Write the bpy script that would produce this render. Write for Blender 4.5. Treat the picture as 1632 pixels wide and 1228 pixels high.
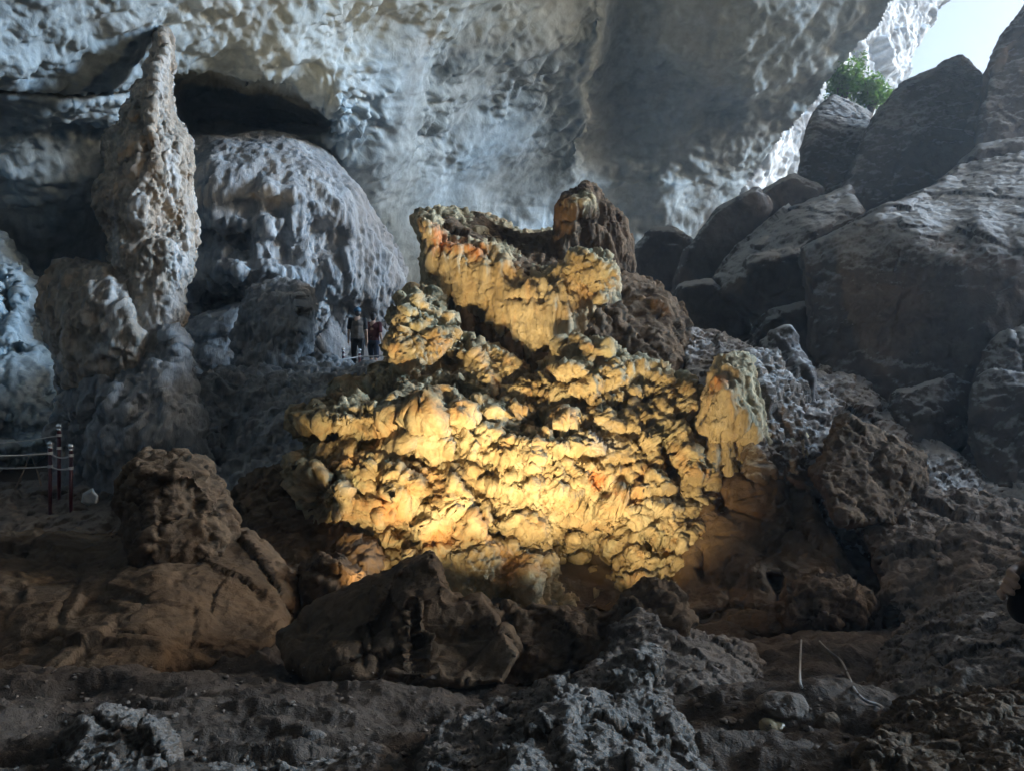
import bpy, bmesh, math, random, time
import numpy as np
from mathutils import Vector, Matrix

T0 = time.time()
for o in list(bpy.data.objects):
    bpy.data.objects.remove(o, do_unlink=True)
SC = bpy.context.scene
COL = SC.collection

# ------------------------------------------------------------------ camera
FPX, CX, CY, CZ = 1233.0, 816.0, 614.0, 1.7      # focal length in photo pixels, centre, eye height
cam = bpy.data.cameras.new('camera')
cam.sensor_width = 36.0
cam.lens = 36.0 * FPX / 1632.0
cam.clip_start = 0.05
cam.clip_end = 2000
camo = bpy.data.objects.new('camera', cam)
COL.objects.link(camo)
camo.location = (0, 0, CZ)
camo.rotation_euler = (math.radians(90), 0, 0)
SC.camera = camo

# ------------------------------------------------------------------ daylight through the open side of the cave
SUN_EL, SUN_AZ = math.radians(17), math.radians(87)      # azimuth from +Y towards +X
L = Vector((math.sin(SUN_AZ) * math.cos(SUN_EL), math.cos(SUN_AZ) * math.cos(SUN_EL), math.sin(SUN_EL)))
w = bpy.data.worlds.new('World')
SC.world = w
w.use_nodes = True
nt = w.node_tree
bg = nt.nodes['Background']
sky = nt.nodes.new('ShaderNodeTexSky')
sky.sky_type = 'NISHITA'
sky.sun_disc = False
sky.sun_elevation = SUN_EL
sky.sun_rotation = SUN_AZ
sky.air_density = 1.0
sky.dust_density = 5.0
sky.ozone_density = 2.0
nt.links.new(sky.outputs[0], bg.inputs['Color'])
bg.inputs['Strength'].default_value = 0.15
sun = bpy.data.lights.new('sun', 'SUN')
sun.energy = 2.6
sun.angle = math.radians(14)
sun.color = (0.33, 0.63, 1.0)
suno = bpy.data.objects.new('sun', sun)
COL.objects.link(suno)
suno.rotation_euler = L.to_track_quat('Z', 'Y').to_euler()
SC.view_settings.view_transform = 'Standard'
SC.view_settings.look = 'None'
SC.view_settings.gamma = 1.0
SC.view_settings.exposure = 1.4
SC.cycles.max_bounces = 4
SC.cycles.diffuse_bounces = 3
SC.cycles.glossy_bounces = 2
SC.cycles.use_denoising = True
SC.cycles.sample_clamp_indirect = 4.0
SC.cycles.use_adaptive_sampling = True
SC.cycles.adaptive_threshold = 0.03

# ------------------------------------------------------------------ noise in numpy
_rs = np.random.RandomState(7)
PERM = np.concatenate([_rs.permutation(256)] * 3).astype(np.int64)
GR = _rs.normal(size=(256, 3))
GR /= np.linalg.norm(GR, axis=1)[:, None]
GR = GR.astype(np.float32)
JIT = _rs.rand(256, 3).astype(np.float32)


def _hash(ix, iy, iz):
    return PERM[PERM[PERM[ix & 255] + (iy & 255)] + (iz & 255)]


def perlin(P):
    P = np.asarray(P, dtype=np.float32)
    I = np.floor(P).astype(np.int64)
    F = P - I
    U = F * F * F * (F * (F * 6 - 15) + 10)
    r = None
    out = np.zeros(len(P), np.float32)
    for dx in (0, 1):
        wx = U[:, 0] if dx else 1 - U[:, 0]
        for dy in (0, 1):
            wy = U[:, 1] if dy else 1 - U[:, 1]
            for dz in (0, 1):
                wz = U[:, 2] if dz else 1 - U[:, 2]
                g = GR[_hash(I[:, 0] + dx, I[:, 1] + dy, I[:, 2] + dz)]
                d = g[:, 0] * (F[:, 0] - dx) + g[:, 1] * (F[:, 1] - dy) + g[:, 2] * (F[:, 2] - dz)
                out += wx * wy * wz * d
    return out * 1.5


def fbm(P, f=1.0, octaves=3, gain=0.5):
    s = np.zeros(len(P), np.float32)
    a = 1.0
    for k in range(octaves):
        s += a * perlin(P * f + 17.3 * k)
        a *= gain
        f *= 2.03
    return s


def ridged(P, f=1.0, octaves=3, gain=0.5):
    s = np.zeros(len(P), np.float32)
    a = 1.0
    for k in range(octaves):
        s += a * (1 - 2 * np.abs(perlin(P * f + 31.7 * k)) - 0.45)
        a *= gain
        f *= 2.1
    return s


def worley(P, f=1.0, f2=False):
    P = np.asarray(P * f, dtype=np.float32)
    I = np.floor(P).astype(np.int64)
    F = P - I
    d1 = np.full(len(P), 9.0, np.float32)
    d2 = np.full(len(P), 9.0, np.float32)
    for dx in (-1, 0, 1):
        for dy in (-1, 0, 1):
            for dz in (-1, 0, 1):
                j = JIT[_hash(I[:, 0] + dx, I[:, 1] + dy, I[:, 2] + dz)]
                q = j + np.array([dx, dy, dz], np.float32) - F
                d = (q * q).sum(1)
                if f2:
                    d2 = np.minimum(d2, np.maximum(d1, d))
                d1 = np.minimum(d1, d)
    return (np.sqrt(d1), np.sqrt(d2)) if f2 else np.sqrt(d1)


RV = _rs.normal(size=(256, 3)).astype(np.float32)
RH = _rs.rand(256).astype(np.float32)


def cells(P, f):
    """nearest cell: gap to the next cell, cell hash, offset from the cell centre (in cells)"""
    P = np.asarray(P * f, dtype=np.float32)
    I = np.floor(P).astype(np.int64)
    F = P - I
    n = len(P)
    d1 = np.full(n, 9.0, np.float32)
    d2 = np.full(n, 9.0, np.float32)
    h1 = np.zeros(n, np.int64)
    off = np.zeros((n, 3), np.float32)
    for dx in (-1, 0, 1):
        for dy in (-1, 0, 1):
            for dz in (-1, 0, 1):
                h = _hash(I[:, 0] + dx, I[:, 1] + dy, I[:, 2] + dz)
                q = F - JIT[h] - np.array([dx, dy, dz], np.float32)
                d = (q * q).sum(1)
                m = d < d1
                d2 = np.where(m, d1, np.minimum(d2, d))
                d1 = np.where(m, d, d1)
                h1 = np.where(m, h, h1)
                off[m] = q[m]
    return np.sqrt(d2) - np.sqrt(d1), h1, off


def plates(P, f, wa=0.45, gap=0.22, tilt=0.5):
    """flat lobes at different heights with grooves between them"""
    g, h, o = cells(warp(P, f * 1.3, wa / f), f)
    t = np.clip(g / gap, 0, 1)
    return (t * t * (3 - 2 * t)) * (0.25 + 0.75 * RH[h] + tilt * (RV[h] * o).sum(1) * 0.6) - 0.35


def facets(P, f, wa=0.15):
    """broken rock: each piece its own tilted plane"""
    g, h, o = cells(warp(P, f * 1.2, wa / f), f)
    return (RV[h] * o).sum(1) * 0.55 - 0.25 * np.clip(1 - g / 0.06, 0, 1) + 0.2 * (RH[h] - 0.5)


def warp(P, f, a):
    return P + a * np.stack([perlin(P * f + 3.1), perlin(P * f + 57.7), perlin(P * f + 91.3)], 1)


def knobs(P, f, wf=1.2, wa=0.35):
    d = worley(warp(P, f * wf, wa / f), f)
    return 0.55 - np.minimum(d, 1.0) ** 1.5


def flutes(P, f, stretch=0.12):
    Q = P * np.array([1, 1, stretch], np.float32)
    Q = warp(Q, f * 0.3, 0.25 / f)
    return ridged(Q, f, 2, 0.5)


def strata(P, f, amp=0.5):
    z = P[:, 2] * f + amp * fbm(P, 0.35, 2) * 2
    t = z - np.floor(z)
    return np.where(t < 0.8, t / 0.8, (1 - t) / 0.2).astype(np.float32) - 0.5


def cracks(P, f, width=0.08):
    a, b = worley(warp(P, f * 1.5, 0.3 / f), f, True)
    return -np.clip(1 - (b - a) / width, 0, 1)


# ------------------------------------------------------------------ layout helpers
def at(px, py, d):
    return Vector((d * (px - CX) / FPX, d, CZ + d * (CY - py) / FPX))


def at_np(px, py, d):
    return np.stack([d * (px - CX) / FPX, d, CZ + d * (CY - py) / FPX], -1)


def rbf(ctrl, q, scale=1.0, smooth=1e-6):
    c = np.array(ctrl, float)
    X, v = c[:, :-1] / scale, c[:, -1]
    q = np.asarray(q, float) / scale
    n, dim = X.shape
    K = np.sqrt(((X[:, None] - X[None]) ** 2).sum(-1)) + np.eye(n) * smooth
    Pm = np.hstack([np.ones((n, 1)), X]) if n > dim + 1 else np.ones((n, 1))
    m = Pm.shape[1]
    A = np.block([[K, Pm], [Pm.T, np.zeros((m, m))]])
    s = np.linalg.lstsq(A, np.concatenate([v, np.zeros(m)]), rcond=None)[0]
    out = np.zeros(len(q))
    for k in range(n):
        out += s[k] * np.sqrt(((q - X[k]) ** 2).sum(-1))
    out += s[n]
    for k in range(m - 1):
        out += s[n + 1 + k] * q[:, k]
    return out


def mesh_np(name, V, faces):
    """faces: (n,4) or (n,3) int array"""
    me = bpy.data.meshes.new(name)
    V = np.asarray(V, np.float32)
    faces = np.asarray(faces, np.int32)
    k = faces.shape[1]
    me.vertices.add(len(V))
    me.vertices.foreach_set('co', V.ravel())
    me.loops.add(faces.size)
    me.loops.foreach_set('vertex_index', faces.ravel())
    me.polygons.add(len(faces))
    me.polygons.foreach_set('loop_start', np.arange(0, faces.size, k, dtype=np.int32))
    me.update(calc_edges=True)
    me.validate()
    return me


def coords(me):
    V = np.empty(len(me.vertices) * 3, np.float32)
    me.vertices.foreach_get('co', V)
    return V.reshape(-1, 3)


def normals(me):
    N = np.empty(len(me.vertices) * 3, np.float32)
    me.vertex_normals.foreach_get('vector', N)
    return N.reshape(-1, 3)


def set_coords(me, V):
    me.vertices.foreach_set('co', np.asarray(V, np.float32).ravel())
    me.update()


def remesh(me, voxel):
    ob = bpy.data.objects.new('tmp', me)
    COL.objects.link(ob)
    md = ob.modifiers.new('r', 'REMESH')
    md.mode = 'VOXEL'
    md.voxel_size = voxel
    md.use_smooth_shade = True
    dg = bpy.context.evaluated_depsgraph_get()
    out = bpy.data.meshes.new_from_object(ob.evaluated_get(dg))
    bpy.data.objects.remove(ob)
    bpy.data.meshes.remove(me)
    return out


def coarsen_back(me, voxel, k=7.0):
    """merge vertices on the far side of a body into a coarse closed back"""
    V, N = coords(me), normals(me)
    view = V - np.array([0, 0, CZ], np.float32)
    view /= np.linalg.norm(view, axis=1)[:, None]
    far = (N * view).sum(1) > 0.3
    q = np.empty(len(me.loops), np.int32)
    me.loops.foreach_get('vertex_index', q)
    ls = np.empty(len(me.polygons), np.int32)
    me.polygons.foreach_get('loop_total', ls)
    if not (ls == 4).all():
        return me
    q = q.reshape(-1, 4)
    key = np.floor(V / (voxel * k)).astype(np.int64)
    key = (key[:, 0] + 5000) * 100000000 + (key[:, 1] + 5000) * 10000 + (key[:, 2] + 5000)
    key = np.where(far, key, -1 - np.arange(len(V)))
    u, inv = np.unique(key, return_inverse=True)
    cnt = np.bincount(inv).astype(np.float32)
    W = np.stack([np.bincount(inv, V[:, i]) / cnt for i in range(3)], 1)
    f = inv[q]
    e = np.stack([f[:, i] != f[:, (i + 1) % 4] for i in range(4)], 1)
    nd = e.sum(1)
    quad = f[(nd == 4) & (f[:, 0] != f[:, 2]) & (f[:, 1] != f[:, 3])]
    t3 = (nd == 3)
    tri = []
    for i in range(4):
        m = t3 & ~e[:, i]
        tri.append(f[m][:, [j for j in range(4) if j != i]])
    tri = np.vstack(tri)
    tri = np.vstack([tri, quad[:, [0, 1, 2]], quad[:, [0, 2, 3]]])
    out = mesh_np(me.name, W, tri)
    bpy.data.meshes.remove(me)
    return out


def smooth_shade(me):
    me.polygons.foreach_set('use_smooth', np.ones(len(me.polygons), bool))
    me.update()


def link(name, me, mat, parent=None, origin=None):
    ob = bpy.data.objects.new(name, me)
    if mat is not None:
        me.materials.clear()
        me.materials.append(mat)
    if origin is not None:
        V = coords(me)
        set_coords(me, V - np.array(origin, np.float32))
        ob.location = origin
    COL.objects.link(ob)
    if parent is not None:
        ob.parent = parent
        if origin is not None:
            ob.matrix_parent_inverse = Matrix.Translation(parent.location).inverted()
    return ob


def tag(o, label=None, cat=None, group=None, kind=None):
    if label:
        o['label'] = label
    if cat:
        o['category'] = cat
    if group:
        o['group'] = group
    if kind:
        o['kind'] = kind
    return o


def empty(name, loc):
    o = bpy.data.objects.new(name, None)
    o.location = loc
    o.empty_display_size = 0.2
    COL.objects.link(o)
    return o


def in_poly(poly, x, y):
    p = np.array(poly, float)
    ins = np.zeros(x.shape, bool)
    j = len(p) - 1
    for i in range(len(p)):
        xi, yi, xj, yj = p[i, 0], p[i, 1], p[j, 0], p[j, 1]
        c = ((yi > y) != (yj > y)) & (x < (xj - xi) * (y - yi) / (yj - yi + 1e-12) + xi)
        ins ^= c
        j = i
    return ins


def seg_dist(poly, x, y, closed=True):
    p = np.array(poly, float)
    d = np.full(x.shape, 1e9)
    n = len(p)
    for i in range(n if closed else n - 1):
        a, b = p[i], p[(i + 1) % n]
        ab = b - a
        t = np.clip(((x - a[0]) * ab[0] + (y - a[1]) * ab[1]) / (ab @ ab + 1e-9), 0, 1)
        d = np.minimum(d, np.hypot(x - a[0] - t * ab[0], y - a[1] - t * ab[1]))
    return d


def body(outline, depth, rnd=40, bulge=0.6, back=1.0, dents=(), creases=(), step=4):
    """closed rough body: outline in photo pixels, its own distance field, rounded edges, real thickness.
    dents: (px,py,rx,ry,metres) positive = hollow.  creases: (polyline, half width px, metres)"""
    o = np.array(outline, float)
    x0, y0 = o.min(0) - step
    x1, y1 = o.max(0) + step
    xs = np.arange(x0, x1 + step, step)
    ys = np.arange(y0, y1 + step, step)
    X, Y = np.meshgrid(xs, ys)
    ins = in_poly(outline, X, Y)
    dist = seg_dist(outline, X, Y)
    if isinstance(depth, (int, float)):
        D = np.full(X.shape, float(depth))
    else:
        D = rbf(depth, np.stack([X.ravel(), Y.ravel()], 1), 100.0).reshape(X.shape)
    t = np.clip(dist / rnd, 0, 1)
    prof = np.sqrt(1 - (1 - t) ** 2)
    Fd = D + bulge * (1 - prof)
    for (px, py, rx, ry, a) in dents:
        r2 = ((X - px) / rx) ** 2 + ((Y - py) / ry) ** 2
        Fd = Fd + a * np.exp(-r2 ** 1.5) * prof
    for (pl, hw, a) in creases:
        q = seg_dist(pl, X, Y, False) / hw
        Fd = Fd + a * np.exp(-q ** 3) * prof
    Bd = np.maximum(D + bulge + back * prof, Fd + 0.05)
    cell = ins[:-1, :-1] & ins[1:, :-1] & ins[:-1, 1:] & ins[1:, 1:]
    n = X.size
    idx = np.arange(n).reshape(X.shape)
    a, b, c, d = idx[:-1, :-1][cell], idx[:-1, 1:][cell], idx[1:, 1:][cell], idx[1:, :-1][cell]
    front = np.stack([a, d, c, b], 1)
    bk = np.stack([a + n, b + n, c + n, d + n], 1)
    # stitch boundary
    e = {}
    pad = np.pad(cell, 1)
    C = pad[1:-1, 1:-1]
    sides = []
    for (sh, p, q) in (((0, 1), 'a', 'b'), ((2, 1), 'c', 'd'), ((1, 0), 'd', 'a'), ((1, 2), 'b', 'c')):
        nb = pad[sh[0]:sh[0] + cell.shape[0], sh[1]:sh[1] + cell.shape[1]]
        m = cell & ~nb
        g = {'a': idx[:-1, :-1][m], 'b': idx[:-1, 1:][m], 'c': idx[1:, 1:][m], 'd': idx[1:, :-1][m]}
        sides.append(np.stack([g[p], g[q], g[q] + n, g[p] + n], 1))
    F = np.vstack([front, bk] + sides)
    V = np.vstack([at_np(X.ravel(), Y.ravel(), Fd.ravel()), at_np(X.ravel(), Y.ravel(), Bd.ravel())])
    used = np.unique(F)
    mp = np.full(2 * n, -1)
    mp[used] = np.arange(len(used))
    return V[used], mp[F]


NV = [0]


def displace(me, passes):
    for fn in passes:
        V = coords(me)
        N = normals(me)
        d = fn(V)
        if isinstance(d, tuple):            # (scalar along normal, vector)
            set_coords(me, V + N * d[0][:, None] + d[1])
        else:
            set_coords(me, V + N * d[:, None])


def rock(name, label, bodies, style, mat, voxel, cat='rock', parent=None, group=None, tags=True):
    Vs, Fs, off = [], [], 0
    for b in bodies:
        V, F = body(**b) if isinstance(b, dict) else b
        Vs.append(V)
        Fs.append(F + off)
        off += len(V)
    me = mesh_np(name, np.vstack(Vs), np.vstack(Fs))
    me = remesh(me, voxel)
    me = coarsen_back(me, voxel)
    displace(me, style)
    smooth_shade(me)
    V = coords(me)
    NV[0] += len(V)
    base = (float(V[:, 0].mean()), float(V[:, 1].mean()), float(V[:, 2].min()))
    ob = link(name, me, mat, parent, base)
    if parent is None:
        tag(ob, label, cat, group)
    elif label:
        tag(ob, label)
    print('%-26s %7d verts  %.1fs' % (name, len(V), time.time() - T0))
    return ob


def lump(c, r, seg=24, rings=14):
    """ellipsoid arrays"""
    th = np.linspace(0, 2 * np.pi, seg, endpoint=False)
    ph = np.linspace(0.08, np.pi - 0.08, rings)
    V = [(c[0] + r[0] * math.sin(p) * math.cos(t), c[1] + r[1] * math.sin(p) * math.sin(t), c[2] + r[2] * math.cos(p)) for p in ph for t in th]
    F = []
    for i in range(rings - 1):
        for j in range(seg):
            a, b = i * seg + j, i * seg + (j + 1) % seg
            F.append((a, a + seg, b + seg, b))
    V.append((c[0], c[1], c[2] + r[2]))
    V.append((c[0], c[1], c[2] - r[2]))
    t, bt = len(V) - 2, len(V) - 1
    l = (rings - 1) * seg
    for j in range(0, seg):
        F.append((t, j, (j + 1) % seg, (j + 1) % seg))
        F.append((bt, l + (j + 1) % seg, l + j, l + j))
    return np.array(V), np.array(F)


# ------------------------------------------------------------------ materials
def rock_mat(name, cols, scale=1.0, bump=0.5, bump_scale=14.0, stain=None, stain_amt=0.35, dust_toplight=None, dust_toplight_amt=0.0, rough=0.92, flow=False, spec=0.25, spots=(), dust_toplight_lo=0.38):
    m = bpy.data.materials.new(name)
    m.use_nodes = True
    t = m.node_tree
    b = t.nodes['Principled BSDF']
    b.inputs['Roughness'].default_value = rough
    b.inputs['Specular IOR Level'].default_value = spec
    tc = t.nodes.new('ShaderNodeTexCoord')
    src = tc.outputs['Object']
    if flow:
        mp = t.nodes.new('ShaderNodeMapping')
        mp.inputs['Scale'].default_value = (1, 1, 0.22)
        t.links.new(src, mp.inputs[0])
        src = mp.outputs[0]

    def noise(s, det=6, rough=0.6, dist=0.0):
        n = t.nodes.new('ShaderNodeTexNoise')
        n.inputs['Scale'].default_value = s
        n.inputs['Detail'].default_value = det
        n.inputs['Roughness'].default_value = rough
        n.inputs['Distortion'].default_value = dist
        t.links.new(src, n.inputs['Vector'])
        return n.outputs['Fac']

    def ramp(fac, stops):
        r = t.nodes.new('ShaderNodeValToRGB')
        e = r.color_ramp.elements
        while len(e) < len(stops):
            e.new(0.5)
        for k, (p, c) in enumerate(stops):
            e[k].position = p
            e[k].color = (*c, 1) if len(c) == 3 else c
        t.links.new(fac, r.inputs[0])
        return r.outputs[0]

    def mix(fac, a, c):
        x = t.nodes.new('ShaderNodeMix')
        x.data_type = 'RGBA'
        if isinstance(fac, float):
            x.inputs[0].default_value = fac
        else:
            t.links.new(fac, x.inputs[0])
        t.links.new(a, x.inputs[6])
        if isinstance(c, tuple):
            x.inputs[7].default_value = (*c, 1)
        else:
            t.links.new(c, x.inputs[7])
        return x.outputs[2]

    n = len(cols)
    n1 = noise(1.1 * scale, 4, 0.62, 0.5)
    c = ramp(n1, [(0.3 + 0.4 * k / max(1, n - 1), cols[k]) for k in range(n)])
    fine = noise(bump_scale * 0.5, 5, 0.72, 0.3)
    g = ramp(fine, [(0.25, (0.55, 0.55, 0.55)), (0.7, (1.2, 1.2, 1.2))])
    mu = t.nodes.new('ShaderNodeMix')
    mu.data_type = 'RGBA'
    mu.blend_type = 'MULTIPLY'
    mu.inputs[0].default_value = 0.8
    t.links.new(c, mu.inputs[6])
    t.links.new(g, mu.inputs[7])
    c = mu.outputs[2]
    if stain:
        for k, sc in enumerate(stain):
            f = ramp(noise((0.7 + 0.5 * k) * scale, 3, 0.65, 1.2), [(0.52, (0, 0, 0)), (0.66, (stain_amt,) * 3)])
            c = mix(f, c, sc)
    if spots:
        gp = t.nodes.new('ShaderNodeNewGeometry')
        for (ctr, rad, col) in spots:
            vd = t.nodes.new('ShaderNodeVectorMath')
            vd.operation = 'DISTANCE'
            vd.inputs[1].default_value = tuple(ctr)
            t.links.new(gp.outputs['Position'], vd.inputs[0])
            ma = t.nodes.new('ShaderNodeMath')
            ma.operation = 'MULTIPLY_ADD'
            ma.inputs[1].default_value = -0.75 / rad
            t.links.new(vd.outputs['Value'], ma.inputs[0])
            t.links.new(fine, ma.inputs[2])
            f = ramp(ma.outputs[0], [(0.02, (0, 0, 0)), (0.32, (0.85, 0.85, 0.85))])
            c = mix(f, c, col)
    if dust_toplight:  # paler on upward faces: mineral dusting together with painted top light
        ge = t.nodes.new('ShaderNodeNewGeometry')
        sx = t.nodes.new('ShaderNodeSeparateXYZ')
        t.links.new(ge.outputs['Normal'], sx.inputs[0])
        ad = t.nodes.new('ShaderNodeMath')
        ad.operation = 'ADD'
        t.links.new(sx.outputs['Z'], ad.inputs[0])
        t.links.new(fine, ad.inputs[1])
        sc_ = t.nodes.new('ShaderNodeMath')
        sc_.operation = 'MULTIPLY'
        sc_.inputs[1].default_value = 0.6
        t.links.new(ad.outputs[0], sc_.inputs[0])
        f = ramp(sc_.outputs[0], [(dust_toplight_lo, (0, 0, 0)), (dust_toplight_lo + 0.22, (dust_toplight_amt,) * 3)])
        c = mix(f, c, dust_toplight)
    t.links.new(c, b.inputs['Base Color'])
    b1 = t.nodes.new('ShaderNodeBump')
    b1.inputs['Strength'].default_value = bump
    b1.inputs['Distance'].default_value = 0.06
    t.links.new(fine, b1.inputs['Height'])
    t.links.new(b1.outputs[0], b.inputs['Normal'])
    return m


def plain(name, col, rough=0.6, metal=0.0, var=0.15):
    m = bpy.data.materials.new(name)
    m.use_nodes = True
    t = m.node_tree
    b = t.nodes['Principled BSDF']
    b.inputs['Roughness'].default_value = rough
    b.inputs['Metallic'].default_value = metal
    n = t.nodes.new('ShaderNodeTexNoise')
    n.inputs['Scale'].default_value = 25
    n.inputs['Detail'].default_value = 5
    r = t.nodes.new('ShaderNodeValToRGB')
    r.color_ramp.elements[0].position = 0.3
    r.color_ramp.elements[1].position = 0.7
    r.color_ramp.elements[0].color = (*[c * (1 - var) for c in col], 1)
    r.color_ramp.elements[1].color = (*[min(1, c * (1 + var)) for c in col], 1)
    tc = t.nodes.new('ShaderNodeTexCoord')
    t.links.new(tc.outputs['Object'], n.inputs['Vector'])
    t.links.new(n.outputs['Fac'], r.inputs[0])
    t.links.new(r.outputs[0], b.inputs['Base Color'])
    return m


M_CEIL = rock_mat('pale_limestone', [(0.261, 0.306, 0.324), (0.414, 0.468, 0.486), (0.522, 0.567, 0.576)], 0.35, 0.7, 5.0, stain=[(0.27, 0.24, 0.21)], stain_amt=0.3)
M_GREY = rock_mat('grey_dripstone', [(0.211, 0.203, 0.203), (0.328, 0.328, 0.328), (0.468, 0.468, 0.468)], 0.9, 0.9, 12, stain=[(0.26, 0.21, 0.17)], stain_amt=0.45, flow=True)
M_SPIRE = rock_mat('brown_grey_dripstone', [(0.26, 0.20, 0.15), (0.36, 0.30, 0.24), (0.52, 0.50, 0.47)], 0.9, 0.8, 12, stain=[(0.30, 0.18, 0.09), (0.45, 0.44, 0.44)], stain_amt=0.6, flow=True)
M_TAN = rock_mat('tan_flowstone', [(0.29, 0.21, 0.11), (0.43, 0.34, 0.20), (0.54, 0.46, 0.31)], 1.3, 1.0, 16, stain=[(0.48, 0.25, 0.10), (0.36, 0.36, 0.25)], stain_amt=0.5, spots=[(at(950, 765, 12.5), 0.35, (0.50, 0.17, 0.05)), (at(985, 792, 12.4), 0.25, (0.50, 0.17, 0.05)), (at(815, 910, 11.7), 0.5, (0.52, 0.28, 0.11)), (at(620, 810, 12.0), 0.5, (0.50, 0.24, 0.10)), (at(700, 860, 11.9), 0.5, (0.50, 0.26, 0.10)), (at(560, 770, 12.1), 0.5, (0.34, 0.34, 0.22)), (at(960, 700, 12.7), 0.6, (0.42, 0.40, 0.38))])
M_CURT = rock_mat('tan_curtain_stone', [(0.32, 0.23, 0.12), (0.45, 0.36, 0.22), (0.56, 0.48, 0.33)], 1.2, 1.0, 16, stain=[(0.50, 0.26, 0.10)], stain_amt=0.4, flow=True, spots=[(at(712, 375, 14.9), 0.75, (0.50, 0.17, 0.05)), (at(760, 400, 14.9), 0.5, (0.48, 0.18, 0.06)), (at(1140, 600, 12.9), 0.5, (0.48, 0.20, 0.07))])
M_DARK = rock_mat('dark_grey_boulder', [(0.068, 0.058, 0.053), (0.104, 0.090, 0.083), (0.152, 0.136, 0.128)], 0.5, 0.9, 7, stain=[(0.22, 0.14, 0.10)], stain_amt=0.4, dust_toplight=(0.46, 0.47, 0.47), dust_toplight_amt=0.75, dust_toplight_lo=0.55)  # pale tops: crust on the rock plus rim light put into the colour
M_BROWN = rock_mat('brown_clay_rock', [(0.072, 0.042, 0.022), (0.130, 0.078, 0.042), (0.194, 0.130, 0.076)], 0.9, 0.7, 12, stain=[(0.26, 0.14, 0.06)], stain_amt=0.4, dust_toplight=(0.22, 0.155, 0.10), dust_toplight_amt=0.3)
M_CRUST = rock_mat('crusted_brown_rock', [(0.079, 0.052, 0.035), (0.144, 0.099, 0.069), (0.230, 0.176, 0.137)], 1.2, 0.8, 16, dust_toplight=(0.38, 0.31, 0.25), dust_toplight_amt=0.4)
M_FROST_LIT = rock_mat('frost_lit_brown_rock', [(0.079, 0.054, 0.037), (0.144, 0.102, 0.072), (0.216, 0.173, 0.137)], 1.2, 0.9, 16, dust_toplight=(0.50, 0.44, 0.38), dust_toplight_amt=0.32, dust_toplight_lo=0.60)  # frosted tops also serve as painted highlights on the near rocks
M_RIDGE = rock_mat('crusted_rim_lit_rock', [(0.09, 0.062, 0.045), (0.16, 0.12, 0.09), (0.26, 0.21, 0.17)], 1.2, 0.9, 16, dust_toplight=(0.55, 0.53, 0.51), dust_toplight_amt=0.8, dust_toplight_lo=0.52)  # crust whitened on up-facing parts to paint the ridge's rim light
M_PIN = rock_mat('brown_rock_painted_lit_tip', [(0.075, 0.045, 0.025), (0.13, 0.08, 0.045), (0.19, 0.13, 0.08)], 1.0, 0.9, 14, flow=True, spots=[(at(930, 316, 16.1), 0.62, (0.50, 0.41, 0.25))])  # tan tip paints the lamplight on the summit, brown the shade below
M_GROUND = rock_mat('cave_floor_clay', [(0.047, 0.030, 0.019), (0.083, 0.056, 0.039), (0.151, 0.115, 0.088)], 1.2, 0.9, 18, dust_toplight=(0.18, 0.135, 0.10), dust_toplight_amt=0.35)
M_CLIFF = rock_mat('white_cliff', [(0.30, 0.29, 0.28), (0.55, 0.55, 0.54), (0.75, 0.75, 0.74)], 0.5, 0.8, 4)

# ------------------------------------------------------------------ displacement styles (metres)
FLAT = np.array([1, 1, 1.55], np.float32)
WIDE = np.array([0.72, 0.9, 1.6], np.float32)
KARST = [lambda V: 0.18 * fbm(V, 0.6, 2) + 0.40 * plates(V * WIDE, 0.85, 0.7, 0.22),
         lambda V: 0.045 * plates(V * WIDE, 2.6, 0.9, 0.3) + 0.13 * ridged(warp(V, 1.2, 0.2), 1.5, 4, 0.62) + 0.14 * flutes(V, 2.6, 0.14) * np.clip(2.8 * fbm(V + 40, 0.6, 1) + 0.2, 0, 1),
         lambda V: 0.045 * ridged(V * FLAT, 5.0, 3, 0.65) + 0.030 * flutes(V, 8.0, 0.25)]
FGS = [lambda V: 0.07 * facets(V, 2.0, 0.2) + 0.06 * fbm(V, 1.8, 2),
       lambda V: 0.035 * ridged(V, 3.6, 4, 0.6) + 0.02 * facets(V, 6, 0.2),
       lambda V: 0.010 * ridged(V, 15, 2)]
DOME = [lambda V: 0.25 * fbm(V, 0.5, 2) + (0.22 * knobs(V, 0.8, 1.2, 0.5)) * np.clip((8.4 - V[:, 2]) / 3.2, 0.15, 1),
        lambda V: (0.20 * flutes(V, 1.3, 0.2) + 0.10 * ridged(V * np.array([1, 1, 0.5], np.float32), 2.2, 3, 0.6)) * np.clip((8.4 - V[:, 2]) / 3.2, 0.2, 1),
        lambda V: 0.05 * flutes(V, 4.5, 0.25) + 0.02 * ridged(V, 7, 2)]
ENCR = [lambda V: 0.20 * fbm(V, 0.7, 2) + 0.20 * knobs(V, 1.2, 1.2, 0.5),
        lambda V: 0.13 * ridged(V * np.array([1, 1, 0.55], np.float32), 2.2, 3, 0.6) + 0.07 * knobs(V * np.array([1, 1, 0.6], np.float32), 4, 1.2, 0.6),
        lambda V: 0.05 * ridged(V * np.array([1, 1, 0.5], np.float32), 6.5, 2) + 0.015 * fbm(V, 14, 2)]
CURTAIN = [lambda V: 0.16 * fbm(V, 0.7, 2) + 0.12 * knobs(V * np.array([1, 1, 0.45], np.float32), 1.8),
           lambda V: 0.13 * flutes(V, 2.6) + 0.04 * plates(V * FLAT, 2.6),
           lambda V: 0.055 * flutes(V, 7.0) + 0.016 * ridged(V, 10, 2)]
BED = np.array([[0.90, 0.1, -0.38], [0.0, 1.0, 0.0], [0.36, 0.05, 0.93]], np.float32).T
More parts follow.
